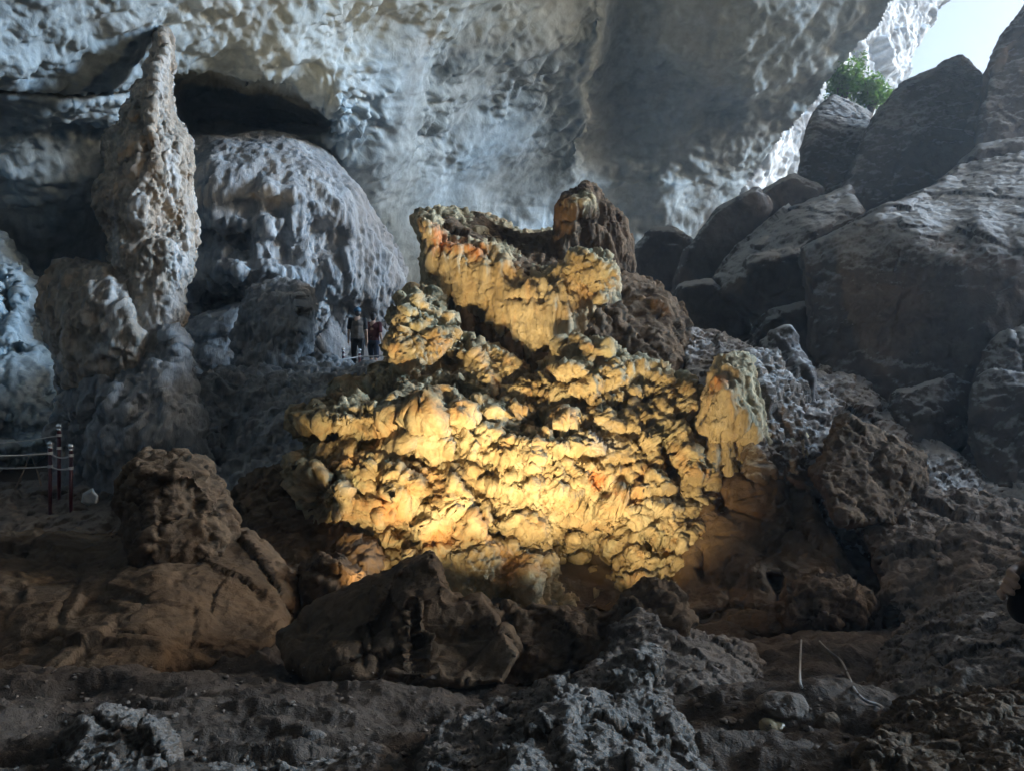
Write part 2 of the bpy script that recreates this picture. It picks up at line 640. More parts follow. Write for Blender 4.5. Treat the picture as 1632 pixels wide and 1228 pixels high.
BOULDER = [lambda V: 0.16 * fbm(V, 0.35, 2) + 0.22 * facets(V @ BED, 0.42),
           lambda V: 0.08 * facets(V @ BED, 1.3) + 0.04 * ridged(V, 1.2, 3),
           lambda V: 0.022 * facets(V @ BED, 4.5) + 0.016 * ridged(V, 7, 3)]
SLAB = [lambda V: 0.06 * fbm(V, 0.35, 2) + 0.12 * facets(V @ BED, 0.4),
        lambda V: 0.055 * facets(V @ BED, 1.4) + 0.03 * ridged(V, 1.2, 4),
        lambda V: 0.018 * facets(V @ BED, 4.5) + 0.016 * ridged(V, 6, 3)]
CRUST = [lambda V: 0.12 * fbm(V, 1.0, 2) + 0.16 * facets(V, 1.1, 0.3),
         lambda V: 0.07 * facets(V, 3.2, 0.3) + 0.045 * ridged(V, 2.6, 3) + 0.03 * plates(V, 5.5),
         lambda V: 0.022 * facets(V, 9, 0.3) + 0.014 * ridged(V, 10, 2)]
DRIP = [lambda V: 0.18 * fbm(V, 0.7, 2) + 0.16 * knobs(V * np.array([1, 1, 0.5], np.float32), 1.3),
        lambda V: 0.10 * flutes(V, 2.0, 0.2) + 0.07 * knobs(V * np.array([1, 1, 0.6], np.float32), 3.6),
        lambda V: 0.04 * flutes(V, 6.5, 0.25) + 0.02 * ridged(V, 9, 2)]


def scaled(style, s):
    """the same relief at another size"""
    return [(lambda V, f=f: f(V / s) * s) for f in style]


# ================================================================== LARGE STRUCTURE
def axis(parts):
    return np.concatenate([np.arange(a, b, s) for a, b, s in parts])


def grid_faces(nx, ny, keep=None):
    idx = np.arange(nx * ny).reshape(ny, nx)
    a, b, c, d = idx[:-1, :-1], idx[:-1, 1:], idx[1:, 1:], idx[1:, :-1]
    F = np.stack([a, b, c, d], -1)
    if keep is not None:
        return F[keep]
    return F.reshape(-1, 4)


# ---- ceiling
def make_ceiling():
    xs = axis([(-900, -60, 30), (-60, 1460, 2.8), (1460, 2400, 30)])
    ys = axis([(-1000, -40, 30), (-40, 330, 2.8), (330, 620, 6)])
    X, Y = np.meshgrid(xs, ys)
    ctrl = [(0, 0, 13), (280, 0, 16), (550, 0, 19), (0, 120, 14.2), (200, 125, 16.5), (280, 105, 17.5), (420, 130, 19), (545, 190, 21),
            (0, 215, 16.5), (180, 205, 18.5), (0, 330, 19), (150, 330, 21), (0, 480, 21), (150, 480, 23), (300, 300, 27), (300, 480, 27), (430, 225, 26), (600, 330, 25.5),
            (560, 250, 23.2), (600, 420, 26.5), (650, 450, 27.5), (650, 600, 28), (300, 600, 28), (0, 600, 22),
            (700, 120, 24), (700, 330, 28.5), (800, 350, 33), (820, 0, 23.5), (950, 0, 27), (945, 120, 30), (940, 250, 33), (850, 420, 34),
            (1000, 0, 27.0), (1000, 140, 31.5), (1010, 250, 34), (1060, 330, 35.5), (1200, 290, 37.5), (1200, 150, 31.5), (1200, 0, 27), (1430, 0, 29.5), (1300, 160, 34),
            (1100, 450, 40), (1300, 600, 44), (900, 600, 37), (1500, 600, 45),
            (-500, 0, 9), (-500, 400, 11), (-900, -300, 6), (-900, 500, 7.5), (0, -500, 9), (600, -500, 12.5), (1000, -500, 20), (1400, -500, 27),
            (0, -1000, 6.5), (900, -1000, 9), (1800, -1000, 20), (1900, -560, 31), (2400, -1000, 22), (2400, 0, 30), (2400, 600, 40)]
    D = rbf(ctrl, np.stack([X.ravel(), Y.ravel()], 1), 100.0).reshape(X.shape)
    D = np.maximum(D, 6.5)
    # dark slot and hollow under the left ceiling lip
    slot = [(-60, 141), (40, 143), (110, 150), (190, 142), (260, 128), (300, 118)]
    q = seg_dist(slot, X, Y, False) / (5 + 3 * np.clip(X / 200, 0, 1.2))
    D += 1.6 * np.exp(-q ** 4)
    hollow = [(272, 112), (330, 112), (395, 140), (420, 128), (470, 150), (530, 190), (545, 218), (480, 222), (300, 215), (275, 180)]
    ins = in_poly(hollow, X, Y)
    hd = seg_dist(hollow, X, Y)
    D += np.where(ins, np.minimum(hd / 22, 1) * 5.5, 0)
    # lower lip edge of the pale band at far left: surface turns under
    lip = 205 - 12 * np.sin((X) / 90.0)
    D += np.where((X < 240) & (Y > lip), np.minimum((Y - lip) / 26, 1) * 2.2, 0) * np.clip((250 - X) / 60, 0, 1)
    # vertical fold between the bright wall and the darker roof on its right
    fold = [(960, -40), (952, 40), (935, 120), (940, 200), (925, 250)]
    fx = 9 * perlin(np.stack([Y.ravel() / 40.0, Y.ravel() * 0 + 5.5, Y.ravel() * 0], 1)).reshape(Y.shape) + np.interp(Y, [-1000, -40, 40, 120, 200, 260, 620], [985, 962, 955, 938, 940, 922, 900])
    r = (X - fx)
    amp = np.clip((300 - Y) / 80, 0, 1) * np.clip((Y + 300) / 200, 0, 1)
    D += amp * (np.where(r > 0, 2.6 * np.exp(-r / 70.0) * (1 - np.exp(-r / 30.0)), 0) - 0.5 * np.exp(-(r / 26.0) ** 2))
    P = at_np(X, Y, D).reshape(-1, 3).astype(np.float32)
    ny, nx = X.shape
    ex = np.interp(Y, [-1000, -560, -200, 10, 165, 230, 300, 620], [2250, 1900, 1600, 1428, 1298, 1248, 1180, 1100])
    wob = 9 * perlin(np.stack([Y.ravel() / 30.0, Y.ravel() * 0, Y.ravel() * 0], 1)).reshape(Y.shape)
    ex = np.where(Y > 330, 1460, ex + wob)
    keep = (X < ex)
    keep = keep[:-1, :-1] & keep[1:, :-1] & keep[:-1, 1:] & keep[1:, 1:]
    F = grid_faces(nx, ny, keep)
    me = mesh_np('cave_ceiling', P, F)
    x, y = X.ravel(), Y.ravel()
    dd = D.ravel()
    wl = np.clip((560 - x - (y * 0.1)) / 90, 0, 1)              # scalloped left part
    wr = np.clip((x - 945) / 30, 0, 1) * (y < 290) + np.clip((y - 290) / 60, 0, 1) * (x > 760)
    wr = np.clip(wr, 0, 1)
    wc = np.clip(1 - wl - wr, 0, 1)
    th = math.radians(33)
    s = dd / FPX
    U = (x - 816) * s * math.cos(th) - (y - 614) * s * math.sin(th)
    W = (x - 816) * s * math.sin(th) + (y - 614) * s * math.cos(th)
    Q = np.stack([U * 0.24, W, dd * 0.4], 1).astype(np.float32)
    th2 = math.radians(8)
    U2 = (x - 816) * s * math.cos(th2) - (y - 614) * s * math.sin(th2)
    W2 = (x - 816) * s * math.sin(th2) + (y - 614) * s * math.cos(th2)
    Q2 = np.stack([U2 * 0.45, W2, dd * 0.4], 1).astype(np.float32)

    def p1(V):
        d = 0.45 * fbm(V, 0.22, 2)
        d += wl * (0.22 * (worley(warp(V, 0.8, 0.4), 0.75) - 0.5) + 0.10 * fbm(V, 1.2, 2))
        fl = np.clip((y - 330) / -120, 0.25, 1)
        d += wc * fl * (0.24 * ridged(warp(Q, 0.5, 0.5), 0.6, 2, 0.5) + 0.09 * plates(Q, 1.3, 0.6, 0.35))
        d += wr * (0.22 * ridged(Q2, 0.55, 2))
        return d.astype(np.float32)

    def p2(V):
        d = wl * (0.08 * ridged(V, 1.8, 3) + 0.10 * (worley(warp(V, 1.5, .2), 2.0) - 0.5))
        fl = np.clip((y - 340) / -120, 0.3, 1)
        d += wc * fl * (0.20 * ridged(warp(Q, 1.2, 0.25), 2.4, 3, 0.62) + 0.08 * plates(Q, 3.4, 0.7, 0.3)) * np.clip(0.8 + 1.2 * fbm(V, 0.35, 2), 0.25, 1.5)
        d += wr * (0.11 * ridged(Q2, 1.8, 3) + 0.05 * fbm(V, 2, 3))
        d += 0.02 * fbm(V, 5, 2)
        return d.astype(np.float32)
    displace(me, [p1, p2])
    smooth_shade(me)
    NV[0] += len(P)
    ob = link('cave_ceiling', me, M_CEIL)
    tag(ob, 'pale blue grey limestone ceiling arching over the whole cave', 'ceiling', kind='structure')
    print('ceiling', len(P), time.time() - T0)


make_ceiling()


# ---- the rest of the cave round the camera: left wall, wall behind the camera, roof, wall far behind the ceiling, and added screens at right that shape the daylight
def make_shell():
    V, F = [], []

    def sheet(fn, nu, nv):
        o = len(V)
        for j in range(nv):
            for i in range(nu):
                V.append(fn(i / (nu - 1), j / (nv - 1)))
        for j in range(nv - 1):
            for i in range(nu - 1):
                a = o + j * nu + i
                F.append((a, a + 1, a + nu + 1, a + nu))
    sheet(lambda u, v: (-17 - 3 * math.sin(v * 3), -12 + 64 * u, -4 + 26 * v), 50, 16)
    sheet(lambda u, v: (-18 + 40 * u, -12 - 2 * math.sin(v * 3), -4 + 26 * v), 30, 16)
    sheet(lambda u, v: (-18 + 26 * u, 50 + 2 * math.sin(v * 3), -4 + 26 * v), 30, 16)
    sheet(lambda u, v: (-18 + (54 if v < 0.37 else 39 if v < 0.70 else 29) * u, -12 + 64 * v, 19 + 2.5 * math.sin(u * 3.1)), 30, 50)  # unseen roof, stepped right edge shaped to limit skylight
    sheet(lambda u, v: (24 - 2 * math.sin(v * 3), -12 + 15 * u, -4 + 26 * v), 20, 16)  # unseen screen added at right to keep daylight off the near floor
    sheet(lambda u, v: (24 - 2 * math.sin(v * 3), 7.5 + 4.6 * u, -4 + 26 * v), 10, 16)  # second added screen, shades the mounds before the formation
    sheet(lambda u, v: (22.2, 3.0 + 4.5 * u, -4 + 9 * v), 6, 6)  # closes the bottom of a made-up window that lets sun reach the foreground
    sheet(lambda u, v: (22.2, 3.0 + 4.5 * u, 14 + 8 * v), 6, 6)  # closes the top of that made-up sun window
    me = mesh_np('cave_wall_light_screen', np.array(V), np.array(F))
    displace(me, [lambda P: 0.9 * fbm(P, 0.25, 3)])
    smooth_shade(me)
    tag(link('cave_wall_light_screen', me, M_CEIL), 'unseen grey limestone walls and roof closing the cave off, with added screens shaping the daylight', 'wall', kind='structure')


make_shell()


# ---- cave floor
def make_ground():
    r = np.concatenate([np.geomspace(1.2, 26, 310), np.geomspace(27, 72, 14)])
    a = np.concatenate([np.linspace(-1.9, -0.68, 40)[:-1], np.linspace(-0.68, 0.68, 470), np.linspace(0.68, 1.9, 40)[1:]])
    R, A = np.meshgrid(r, a, indexing='ij')
    X, Y = R * np.sin(A), R * np.cos(A)

    def g(px, py, d):
        p = at(px, py, d)
        return (p.x, p.y, p.z)
    ctrl = [g(1200, 1228, 4.0), g(1200, 1100, 6.0), g(1300, 1030, 7.8), g(1050, 1120, 6.0), g(400, 1235, 4.2), g(300, 1110, 6.5), g(100, 1150, 5.6),
            g(300, 1060, 8.5), g(600, 1085, 7.5), g(700, 1150, 5.8), g(1450, 1030, 8.2), g(1600, 1130, 6.0), (5.5, 7.5, -1.3), g(0, 1060, 8.5), (1.95, 2.3, -0.12), (2.4, 2.2, -0.1),
            (0, 11, -1.8), (-1.5, 10.8, -1.75), (2, 11, -1.7), (0, 9.3, -1.6), (-5, 12, -1.4), (-9, 14, -1.3), (-9, 11, -1.5), g(100, 775, 17), g(0, 775, 17), g(300, 760, 16),
            (5.5, 10, -1.5), (8, 12.5, -1.3), (3.6, 10.2, -1.6), (5, 13, -1.0), g(1450, 640, 19), (10, 20, 1.2), (4, 18, 1.5), (0, 20, 1.4), (-4, 21, 2.1), (-6, 19, 1.5), (-3, 24, 2.4),
            (20, 30, 4.5), (0, 32, 2.5), (-15, 25, 1.5), (-14, 8, -0.4), (0, -2, 0), (0, 1.5, -0.1), (8, 2, 0.1), (-8, 2, -0.2), (12, 8, 0.4), (32, 8, 6.0), (32, 22, 9.0), (36, 32, 10.5), (45, 20, 13.0), (70, 20, 1), (-70, 0, 1), (0, 70, 3), (60, 60, 3)]  # high points far right: unseen rise added to cut low skylight
    Z = rbf(ctrl, np.stack([X.ravel(), Y.ravel()], 1), 10.0)
    V = np.stack([X.ravel(), Y.ravel(), Z], 1).astype(np.float32)
    near = np.clip((30 - R.ravel()) / 10, 0, 1)
    V[:, 2] += (0.16 * fbm(V, 0.7, 3) + 0.09 * ridged(V * np.array([0.5, 1.2, 1], np.float32), 1.4, 4, 0.55) + 0.05 * knobs(V * np.array([0.6, 1, 1], np.float32), 3.2, 1.5, 0.7) * np.clip(fbm(V, 0.5, 2) + 0.5, 0, 1) + 0.016 * ridged(V, 9, 3)) * near
    nx, ny = len(a), len(r)
    F = grid_faces(nx, ny)[:, ::-1]
    me = mesh_np('ground', V, F)
    smooth_shade(me)
    NV[0] += len(V)
    ob = link('ground', me, M_GROUND)
    tag(ob, 'uneven dusty brown clay floor of the cave, with an unseen rise at right added to block skylight', 'ground', kind='structure')


make_ground()

# ================================================================== THE LIT FORMATION IN THE MIDDLE
form = empty('rock_formation', at(830, 965, 12.5))
tag(form, 'large tan flowstone formation in the middle, lit warm from below', 'rock formation')
main = dict(
    outline=[(630, 522), (636, 492), (654, 474), (690, 467), (706, 500), (715, 545), (760, 552), (795, 570), (830, 600), (868, 606), (905, 560), (950, 552), (1000, 585), (1060, 600),
             (1112, 622), (1118, 680), (1116, 740), (1128, 790), (1112, 860), (1098, 930), (1090, 1010), (690, 1010), (625, 930), (565, 915), (545, 845), (492, 815), (484, 745), (496, 690), (500, 648), (540, 624), (604, 616), (630, 584)],
    depth=[(830, 985, 11.6), (700, 985, 11.6), (1080, 985, 11.5), (560, 880, 12.0), (720, 880, 11.9), (950, 900, 12.4), (1080, 850, 12.0), (490, 760, 12.3), (560, 790, 12.0), (700, 790, 12.2), (830, 780, 12.2),
           (1000, 780, 12.5), (1110, 770, 12.6), (510, 670, 12.5), (600, 690, 12.7), (720, 690, 12.7), (850, 700, 12.7), (960, 690, 12.8), (1080, 690, 13.2),
           (620, 600, 13.2), (700, 590, 13.4), (780, 600, 13.6), (860, 640, 13.5), (930, 600, 13.3), (1000, 620, 13.6), (1090, 640, 13.8), (650, 500, 13.3), (690, 480, 13.8), (630, 540, 13.0)],
    rnd=26, bulge=0.5, back=1.6,
    dents=[(q[0], q[1], q[2], q[3], q[4] * 1.6) for q in [(558, 700, 72, 17, 0.75), (653, 538, 17, 11, 0.22), (662, 508, 14, 8, 0.15), (664, 586, 24, 9, 0.4), (722, 622, 30, 10, 0.5), (680, 654, 22, 13, 0.5), (590, 622, 40, 9, 0.4),
           (852, 671, 42, 9, 0.5), (927, 661, 22, 20, 0.8), (841, 694, 34, 6, 0.3), (801, 690, 6, 24, 0.4), (763, 671, 14, 10, 0.35), (708, 735, 32, 9, 0.45), (763, 749, 26, 9, 0.4), (836, 752, 20, 13, 0.5),
           (622, 728, 26, 8, 0.4), (665, 861, 28, 6, 0.35), (788, 857, 42, 8, 0.5), (783, 823, 24, 6, 0.25), (1023, 873, 9, 7, 0.4), (925, 870, 58, 62, 0.6), (985, 840, 20, 26, 0.4), (950, 830, 30, 14, 0.3), (880, 900, 14, 30, -0.25), (905, 935, 20, 22, 0.5),
           (640, 845, 26, 5, 0.3), (560, 715, 30, 8, 0.4), (693, 795, 10, 6, 0.3), (745, 700, 14, 8, 0.3), (620, 660, 10, 24, 0.3), (780, 640, 30, 8, 0.3), (870, 640, 22, 9, 0.35), (1030, 640, 22, 9, 0.4),
           (560, 660, 26, 4, 0.25), (720, 570, 24, 10, 0.4), (900, 700, 12, 12, 0.25),
           (560, 665, 50, 16, -0.35), (650, 620, 22, 12, -0.25), (640, 690, 20, 12, -0.3), (525, 785, 36, 26, -0.3), (780, 800, 44, 24, 0.15), (700, 670, 40, 16, -0.25), (850, 735, 14, 20, -0.2), (760, 920, 40, 36, -0.3), (850, 930, 30, 34, -0.25), (915, 845, 9, 14, -0.5), (905, 862, 12, 12, -0.45), (925, 885, 12, 14, -0.4)]],
    creases=[([(985, 648), (1010, 672), (1040, 700), (1060, 728), (1078, 775)], 11, 0.6), ([(918, 742), (945, 762), (985, 790), (1005, 800)], 6, 0.3), ([(566, 832), (580, 800), (600, 768)], 8, 0.5),
             ([(858, 765), (900, 782), (950, 800), (990, 828), (1004, 870)], 7, 0.5), ([(630, 800), (700, 810), (740, 850)], 4, 0.2), ([(870, 740), (900, 780)], 5, 0.3)], step=3)
rock('flowstone_body', None, [main], KARST, M_TAN, 0.029, parent=form)
upper = dict(
    outline=[(664, 350), (672, 340), (720, 338), (770, 350), (830, 373), (885, 372), (900, 395), (965, 405), (985, 440), (975, 500), (930, 570), (900, 640), (720, 640), (690, 520), (678, 440)],
    depth=[(668, 345, 14.9), (740, 392, 14.9), (800, 412, 15.0), (850, 440, 15.1), (900, 432, 15.0), (925, 460, 15.0), (720, 340, 16.3), (770, 350, 17.5), (830, 375, 18.4), (885, 375, 18.5), (850, 400, 17.2), (900, 395, 17), (960, 410, 15.4),
           (700, 480, 14.9), (760, 470, 14.8), (820, 500, 14.7), (880, 540, 14.6), (920, 520, 14.7), (970, 500, 15.2), (740, 580, 15.4), (800, 600, 15.3), (880, 620, 15.2)],
    rnd=20, bulge=0.4, back=1.8, dents=[(690, 362, 26, 20, -0.45), (838, 478, 22, 6, 0.4), (720, 500, 10, 50, 0.5), (760, 520, 20, 40, 0.5), (690, 470, 8, 40, 0.3)], creases=[([(735, 505), (738, 640)], 7, 0.45), ([(785, 530), (786, 640)], 8, 0.4), ([(838, 560), (840, 640)], 7, 0.4), ([(880, 585), (882, 640)], 6, 0.3)], step=3)
rock('drapery_crest', 'pleated tan drapery block with orange stained upper corner', [upper], CURTAIN, M_CURT, 0.034, parent=form)
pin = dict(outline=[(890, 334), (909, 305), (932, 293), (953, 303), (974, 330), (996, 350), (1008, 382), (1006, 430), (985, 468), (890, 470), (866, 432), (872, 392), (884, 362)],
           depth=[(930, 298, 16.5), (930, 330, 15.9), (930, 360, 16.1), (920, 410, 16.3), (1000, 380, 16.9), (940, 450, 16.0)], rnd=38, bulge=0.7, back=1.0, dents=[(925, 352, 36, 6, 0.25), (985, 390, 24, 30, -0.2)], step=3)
rock('pinnacle', 'small pinnacle on the summit, lit tip painted tan and shaded body brown', [pin], scaled(CURTAIN, 0.7), M_PIN, 0.032, parent=form)
sad = dict(outline=[(700, 354), (735, 343), (775, 352), (835, 373), (890, 371), (906, 400), (918, 440), (905, 472), (860, 450), (810, 422), (748, 398)], depth=[(720, 352, 15.9), (775, 358, 16.8), (835, 378, 17.5), (890, 380, 17.3), (745, 394, 14.85), (810, 418, 14.95), (860, 446, 14.95), (905, 460, 14.9)], rnd=10, bulge=0.25, back=0.8, step=3)
rock('saddle', 'saddle between drapery and pinnacle, its shade painted as dark brown', [sad], scaled(CRUST, 0.8), M_BROWN, 0.034, parent=form)  # brown colour stands in for the unlit slope behind the drapery
colm = dict(outline=[(674, 452), (700, 462), (722, 500), (745, 490), (765, 520), (800, 515), (822, 545), (850, 548), (872, 566), (900, 572), (918, 560), (922, 655), (676, 655)], depth=[(710, 480, 15.0), (800, 540, 14.75), (900, 580, 14.6), (720, 640, 14.7), (900, 640, 14.5)], rnd=10, bulge=0.2, back=0.6, step=3, creases=[([(728, 500), (730, 650)], 5, 0.35), ([(762, 520), (764, 650)], 6, 0.4), ([(800, 520), (802, 650)], 5, 0.3), ([(838, 550), (838, 650)], 6, 0.4), ([(880, 570), (880, 650)], 5, 0.3)])
rock('dripstone_columns', 'dark brown dripstone columns hanging below the drapery', [colm], [lambda V: 0.12 * flutes(V, 2.2, 0.1) + 0.05 * fbm(V, 1.5, 2), lambda V: 0.05 * flutes(V, 6.0, 0.12) + 0.015 * ridged(V, 8, 2)], M_BROWN, 0.034, parent=form)
lob = dict(outline=[(905, 410), (930, 400), (965, 412), (985, 435), (968, 455), (962, 480), (950, 478), (945, 450), (915, 440)], depth=14.6, rnd=14, bulge=0.35, back=0.8, step=3)
rock('drip_lobe', None, [lob], scaled(KARST, 0.5), M_TAN, 0.026, parent=form)

# ================================================================== LEFT SIDE
def vx(d):
    return d * 0.0031


def ol(outline, depth, rnd=30, bulge=0.5, back=0.9, step=None, **k):
    o = np.array(outline, float)
    if step is None:
        step = max(2.5, (o.max(0) - o.min(0)).max() / 130.0)
    return dict(outline=outline, depth=depth, rnd=rnd, bulge=bulge, back=back, step=step, **k)


st = empty('tall_stalagmite', at(200, 790, 14.9))
tag(st, 'tall pointed brown and white stalagmite rising at the left', 'stalagmite')
rock('spire', None, [ol([(254, 52), (262, 44), (268, 56), (268, 100), (271, 140), (282, 190), (302, 228), (312, 265), (307, 330), (310, 370), (300, 430), (292, 470), (285, 520), (278, 580), (195, 580), (188, 440), (176, 410), (168, 370), (150, 322), (162, 292), (176, 240), (180, 212), (196, 204), (200, 172), (212, 164), (216, 138), (232, 130), (238, 100), (248, 90), (250, 68)],
     [(260, 50, 15.1), (240, 200, 14.9), (160, 320, 14.9), (230, 330, 14.5), (300, 330, 15.0), (230, 560, 14.6)], 42, 0.7, 0.8,
     dents=[(292, 270, 9, 40, 0.3), (262, 360, 26, 24, 0.35), (205, 180, 14, 20, -0.25), (165, 325, 18, 24, -0.3)], creases=[([(248, 110), (246, 170), (238, 210), (250, 260)], 5, -0.16), ([(282, 190), (290, 260), (292, 320)], 4, -0.15)])], scaled(ENCR, 0.6), M_SPIRE, 0.03, parent=st)
rock('side_knob', 'squat rounded knob with a brown crown', [ol([(62, 490), (70, 450), (95, 425), (150, 420), (190, 440), (215, 480), (228, 540), (215, 600), (110, 610), (80, 550)], [(130, 430, 14.8), (130, 500, 14.3), (150, 600, 14.5), (70, 500, 14.8)], 44, 0.7, 0.7)], scaled(ENCR, 0.8), M_SPIRE, vx(15), parent=st)
rock('drip_base', None, [ol([(84, 560), (120, 540), (230, 530), (285, 520), (296, 560), (300, 620), (320, 700), (338, 760), (345, 800), (92, 800), (84, 700), (96, 640)], [(100, 560, 15), (230, 560, 14.5), (110, 780, 14.5), (220, 680, 14.0), (320, 780, 14.2)], 40, 0.6, 1.0,
     dents=[(115, 620, 16, 60, 0.5), (245, 550, 26, 22, 0.45), (130, 700, 20, 40, 0.4), (240, 740, 30, 16, 0.4), (190, 640, 30, 34, -0.3)])], ENCR, M_GREY, vx(15), parent=st)

rock('domed_boulder', 'huge domed grey flowstone boulder behind the tall stalagmite',
     [ol([(285, 260), (300, 225), (340, 212), (420, 211), (480, 222), (530, 250), (570, 300), (600, 360), (630, 420), (638, 460), (625, 520), (600, 600), (285, 600)],
         [(420, 215, 20.6), (420, 300, 19.4), (330, 260, 19.8), (560, 330, 20.3), (450, 450, 19.6), (620, 450, 21.4), (330, 560, 20.5), (560, 560, 22)], 80, 1.6, 3.0,
         dents=[(360, 478, 46, 22, 1.6), (360, 385, 50, 14, 0.7), (520, 380, 40, 26, 0.6), (460, 400, 22, 30, 0.5), (420, 330, 60, 16, 0.4), (390, 430, 50, 14, -0.5)])], DOME, M_GREY, 0.056)
rock('rock_bank', 'low grey rock bank under the domed boulder', [ol([(275, 540), (300, 510), (380, 482), (470, 486), (560, 484), (600, 490), (625, 530), (625, 640), (275, 640)], [(300, 520, 19.4), (400, 490, 19.6), (560, 490, 21.8), (300, 620, 18.6), (600, 620, 21.8)], 30, 0.5, 1.0)], BOULDER, M_GREY, 0.045)
rock('stubby_stalagmite', 'stubby round topped stalagmite left of the walking people', [ol([(372, 600), (382, 530), (390, 480), (412, 456), (440, 440), (470, 456), (490, 468), (500, 492), (495, 530), (487, 570), (500, 610)], [(440, 445, 18.2), (440, 520, 17.6), (440, 600, 17.4)], 40, 0.7, 0.8, creases=[([(478, 470), (484, 510), (474, 560)], 4, -0.15)])], scaled(ENCR, 0.8), M_GREY, vx(16))
rock('flowstone_slope', 'pale rippled flowstone slope right of the tall stalagmite', [ol([(275, 610), (350, 592), (430, 584), (500, 575), (560, 588), (615, 600), (600, 640), (540, 660), (510, 720), (500, 790), (430, 800), (300, 800), (280, 730)],
     [(350, 595, 16.6), (560, 590, 18.5), (330, 690, 15.0), (430, 680, 15.0), (560, 630, 16), (330, 790, 14.0), (480, 770, 14.0)], 26, 0.5, 1.2, dents=[(370, 700, 20, 26, 0.5), (420, 640, 30, 24, -0.3), (330, 640, 22, 40, -0.3), (330, 740, 30, 14, 0.4)])], ENCR, M_GREY, vx(15.5))
rock('pale_rock_mass', 'pale blue grey rock mass at the left edge above the railing', [ol([(-60, 360), (5, 375), (45, 430), (57, 470), (40, 512), (62, 560), (85, 590), (104, 640), (98, 700), (60, 730), (-60, 750)],
     [(0, 380, 19.5), (40, 470, 19), (0, 520, 18.4), (60, 600, 18.2), (0, 640, 17.6), (60, 720, 17.6)], 36, 0.8, 1.5, dents=[(10, 480, 16, 26, 0.6), (80, 625, 14, 10, 0.5), (20, 560, 40, 12, 0.5), (20, 690, 40, 14, 0.4)])], scaled(ENCR, 1.2), M_CEIL, vx(18))
rock('rock_shelf', 'crusty shelf of rock below the rope railing', [ol([(-60, 782), (50, 768), (66, 760), (110, 768), (165, 775), (195, 800), (210, 880), (-60, 890)], [(0, 780, 14.5), (150, 778, 14.5), (0, 850, 12.6), (180, 860, 12.4)], 16, 0.3, 1.2)], CRUST, M_FROST_LIT, vx(14))
rock('pale_stone_block', 'small pale block of stone lying right of the railing posts', [ol([(128, 800), (132, 786), (148, 776), (157, 790), (154, 802), (140, 804)], 12.3, 5, 0.1, 0.2, step=1.2)], [lambda V: 0.015 * fbm(V, 6, 2)], M_CLIFF, 0.014)

# ---- lower left
rock('round_boulder', 'rounded brown boulder sitting on the long mound at left', [ol([(198, 830), (202, 765), (228, 736), (282, 725), (330, 740), (360, 772), (380, 835), (378, 900), (300, 915), (210, 905)], [(280, 740, 10.6), (280, 800, 10.0), (280, 880, 9.9), (220, 800, 10.2), (350, 800, 10.4)], 36, 0.55, 0.8, dents=[(290, 800, 40, 30, 0.25), (270, 755, 50, 10, -0.15)])], scaled(CRUST, 1.2), M_BROWN, vx(10))
rock('long_mound', 'long smooth brown clay mound at lower left', [ol([(-80, 860), (60, 838), (180, 836), (280, 865), (395, 848), (440, 890), (464, 930), (455, 1010), (385, 1060), (200, 1090), (-80, 1090)], [(0, 845, 11.5), (180, 840, 11.2), (400, 855, 10.6), (450, 930, 9.9), (0, 920, 9.6), (250, 920, 9.4), (0, 1060, 8.2), (250, 1060, 8.0), (400, 1030, 8.8)], 24, 0.4, 1.0)], scaled(BOULDER, 0.9), M_BROWN, vx(9.5))
rock('shadowed_bank', 'shadowed brown rock bank left of the lit formation', [ol([(372, 800), (400, 760), (450, 735), (495, 715), (540, 740), (570, 820), (610, 900), (560, 960), (460, 960), (400, 880)], [(450, 740, 13.2), (540, 760, 12.9), (400, 800, 12.6), (560, 900, 11.4), (460, 940, 11.0)], 26, 0.5, 1.0)], CRUST, M_BROWN, vx(12))
rock('small_boulder', 'small dark boulder between long mound and peaked boulder', [ol([(480, 960), (484, 890), (510, 870), (550, 880), (580, 910), (575, 970), (530, 1000)], 9.9, 26, 0.4, 0.6)], scaled(CRUST, 0.8), M_BROWN, vx(9.5))
rock('peaked_boulder', 'dark peaked boulder in front of the lit formation', [ol([(445, 1010), (520, 955), (590, 912), (640, 884), (690, 871), (712, 898), (722, 942), (770, 938), (800, 975), (835, 1040), (805, 1095), (600, 1100), (470, 1060)],
     [(690, 875, 7.9), (600, 915, 8.2), (480, 1000, 8.4), (640, 940, 7.6), (720, 960, 7.5), (770, 945, 7.6), (620, 1060, 7.0), (780, 1060, 7.0), (500, 1050, 7.4)], 18, 0.3, 0.4, creases=[([(575, 1000), (580, 1060)], 5, 0.12), ([(655, 960), (665, 1060)], 4, 0.1), ([(640, 890), (600, 960), (585, 1000)], 6, -0.12)])], scaled(BOULDER, 0.7), M_BROWN, vx(7.8))
rock('dark_ridge', 'low black rock ridge hiding the lamp', [ol([(690, 1040), (740, 985), (790, 966), (850, 960), (900, 964), (960, 966), (1000, 942), (1040, 926), (1080, 942), (1100, 985), (1125, 1050), (1000, 1100), (700, 1100)], [(850, 965, 7.7), (1040, 930, 7.7), (850, 1080, 7.2), (1060, 1060, 7.2)], 16, 0.2, 0.25)], scaled(CRUST, 0.7), M_BROWN, vx(8))
rock('low_mound', 'brown wedge shaped mound right of the dark ridge', [ol([(935, 1070), (975, 1005), (1018, 964), (1060, 985), (1120, 1010), (1200, 1030), (1222, 1080), (1190, 1120), (1080, 1130), (950, 1110)], [(1018, 968, 7.5), (1060, 990, 7.5), (1200, 1035, 7.2), (1000, 1040, 6.9), (1100, 1060, 6.6), (1080, 1120, 6.0)], 18, 0.25, 0.6)], FGS, M_FROST_LIT, vx(6.8))
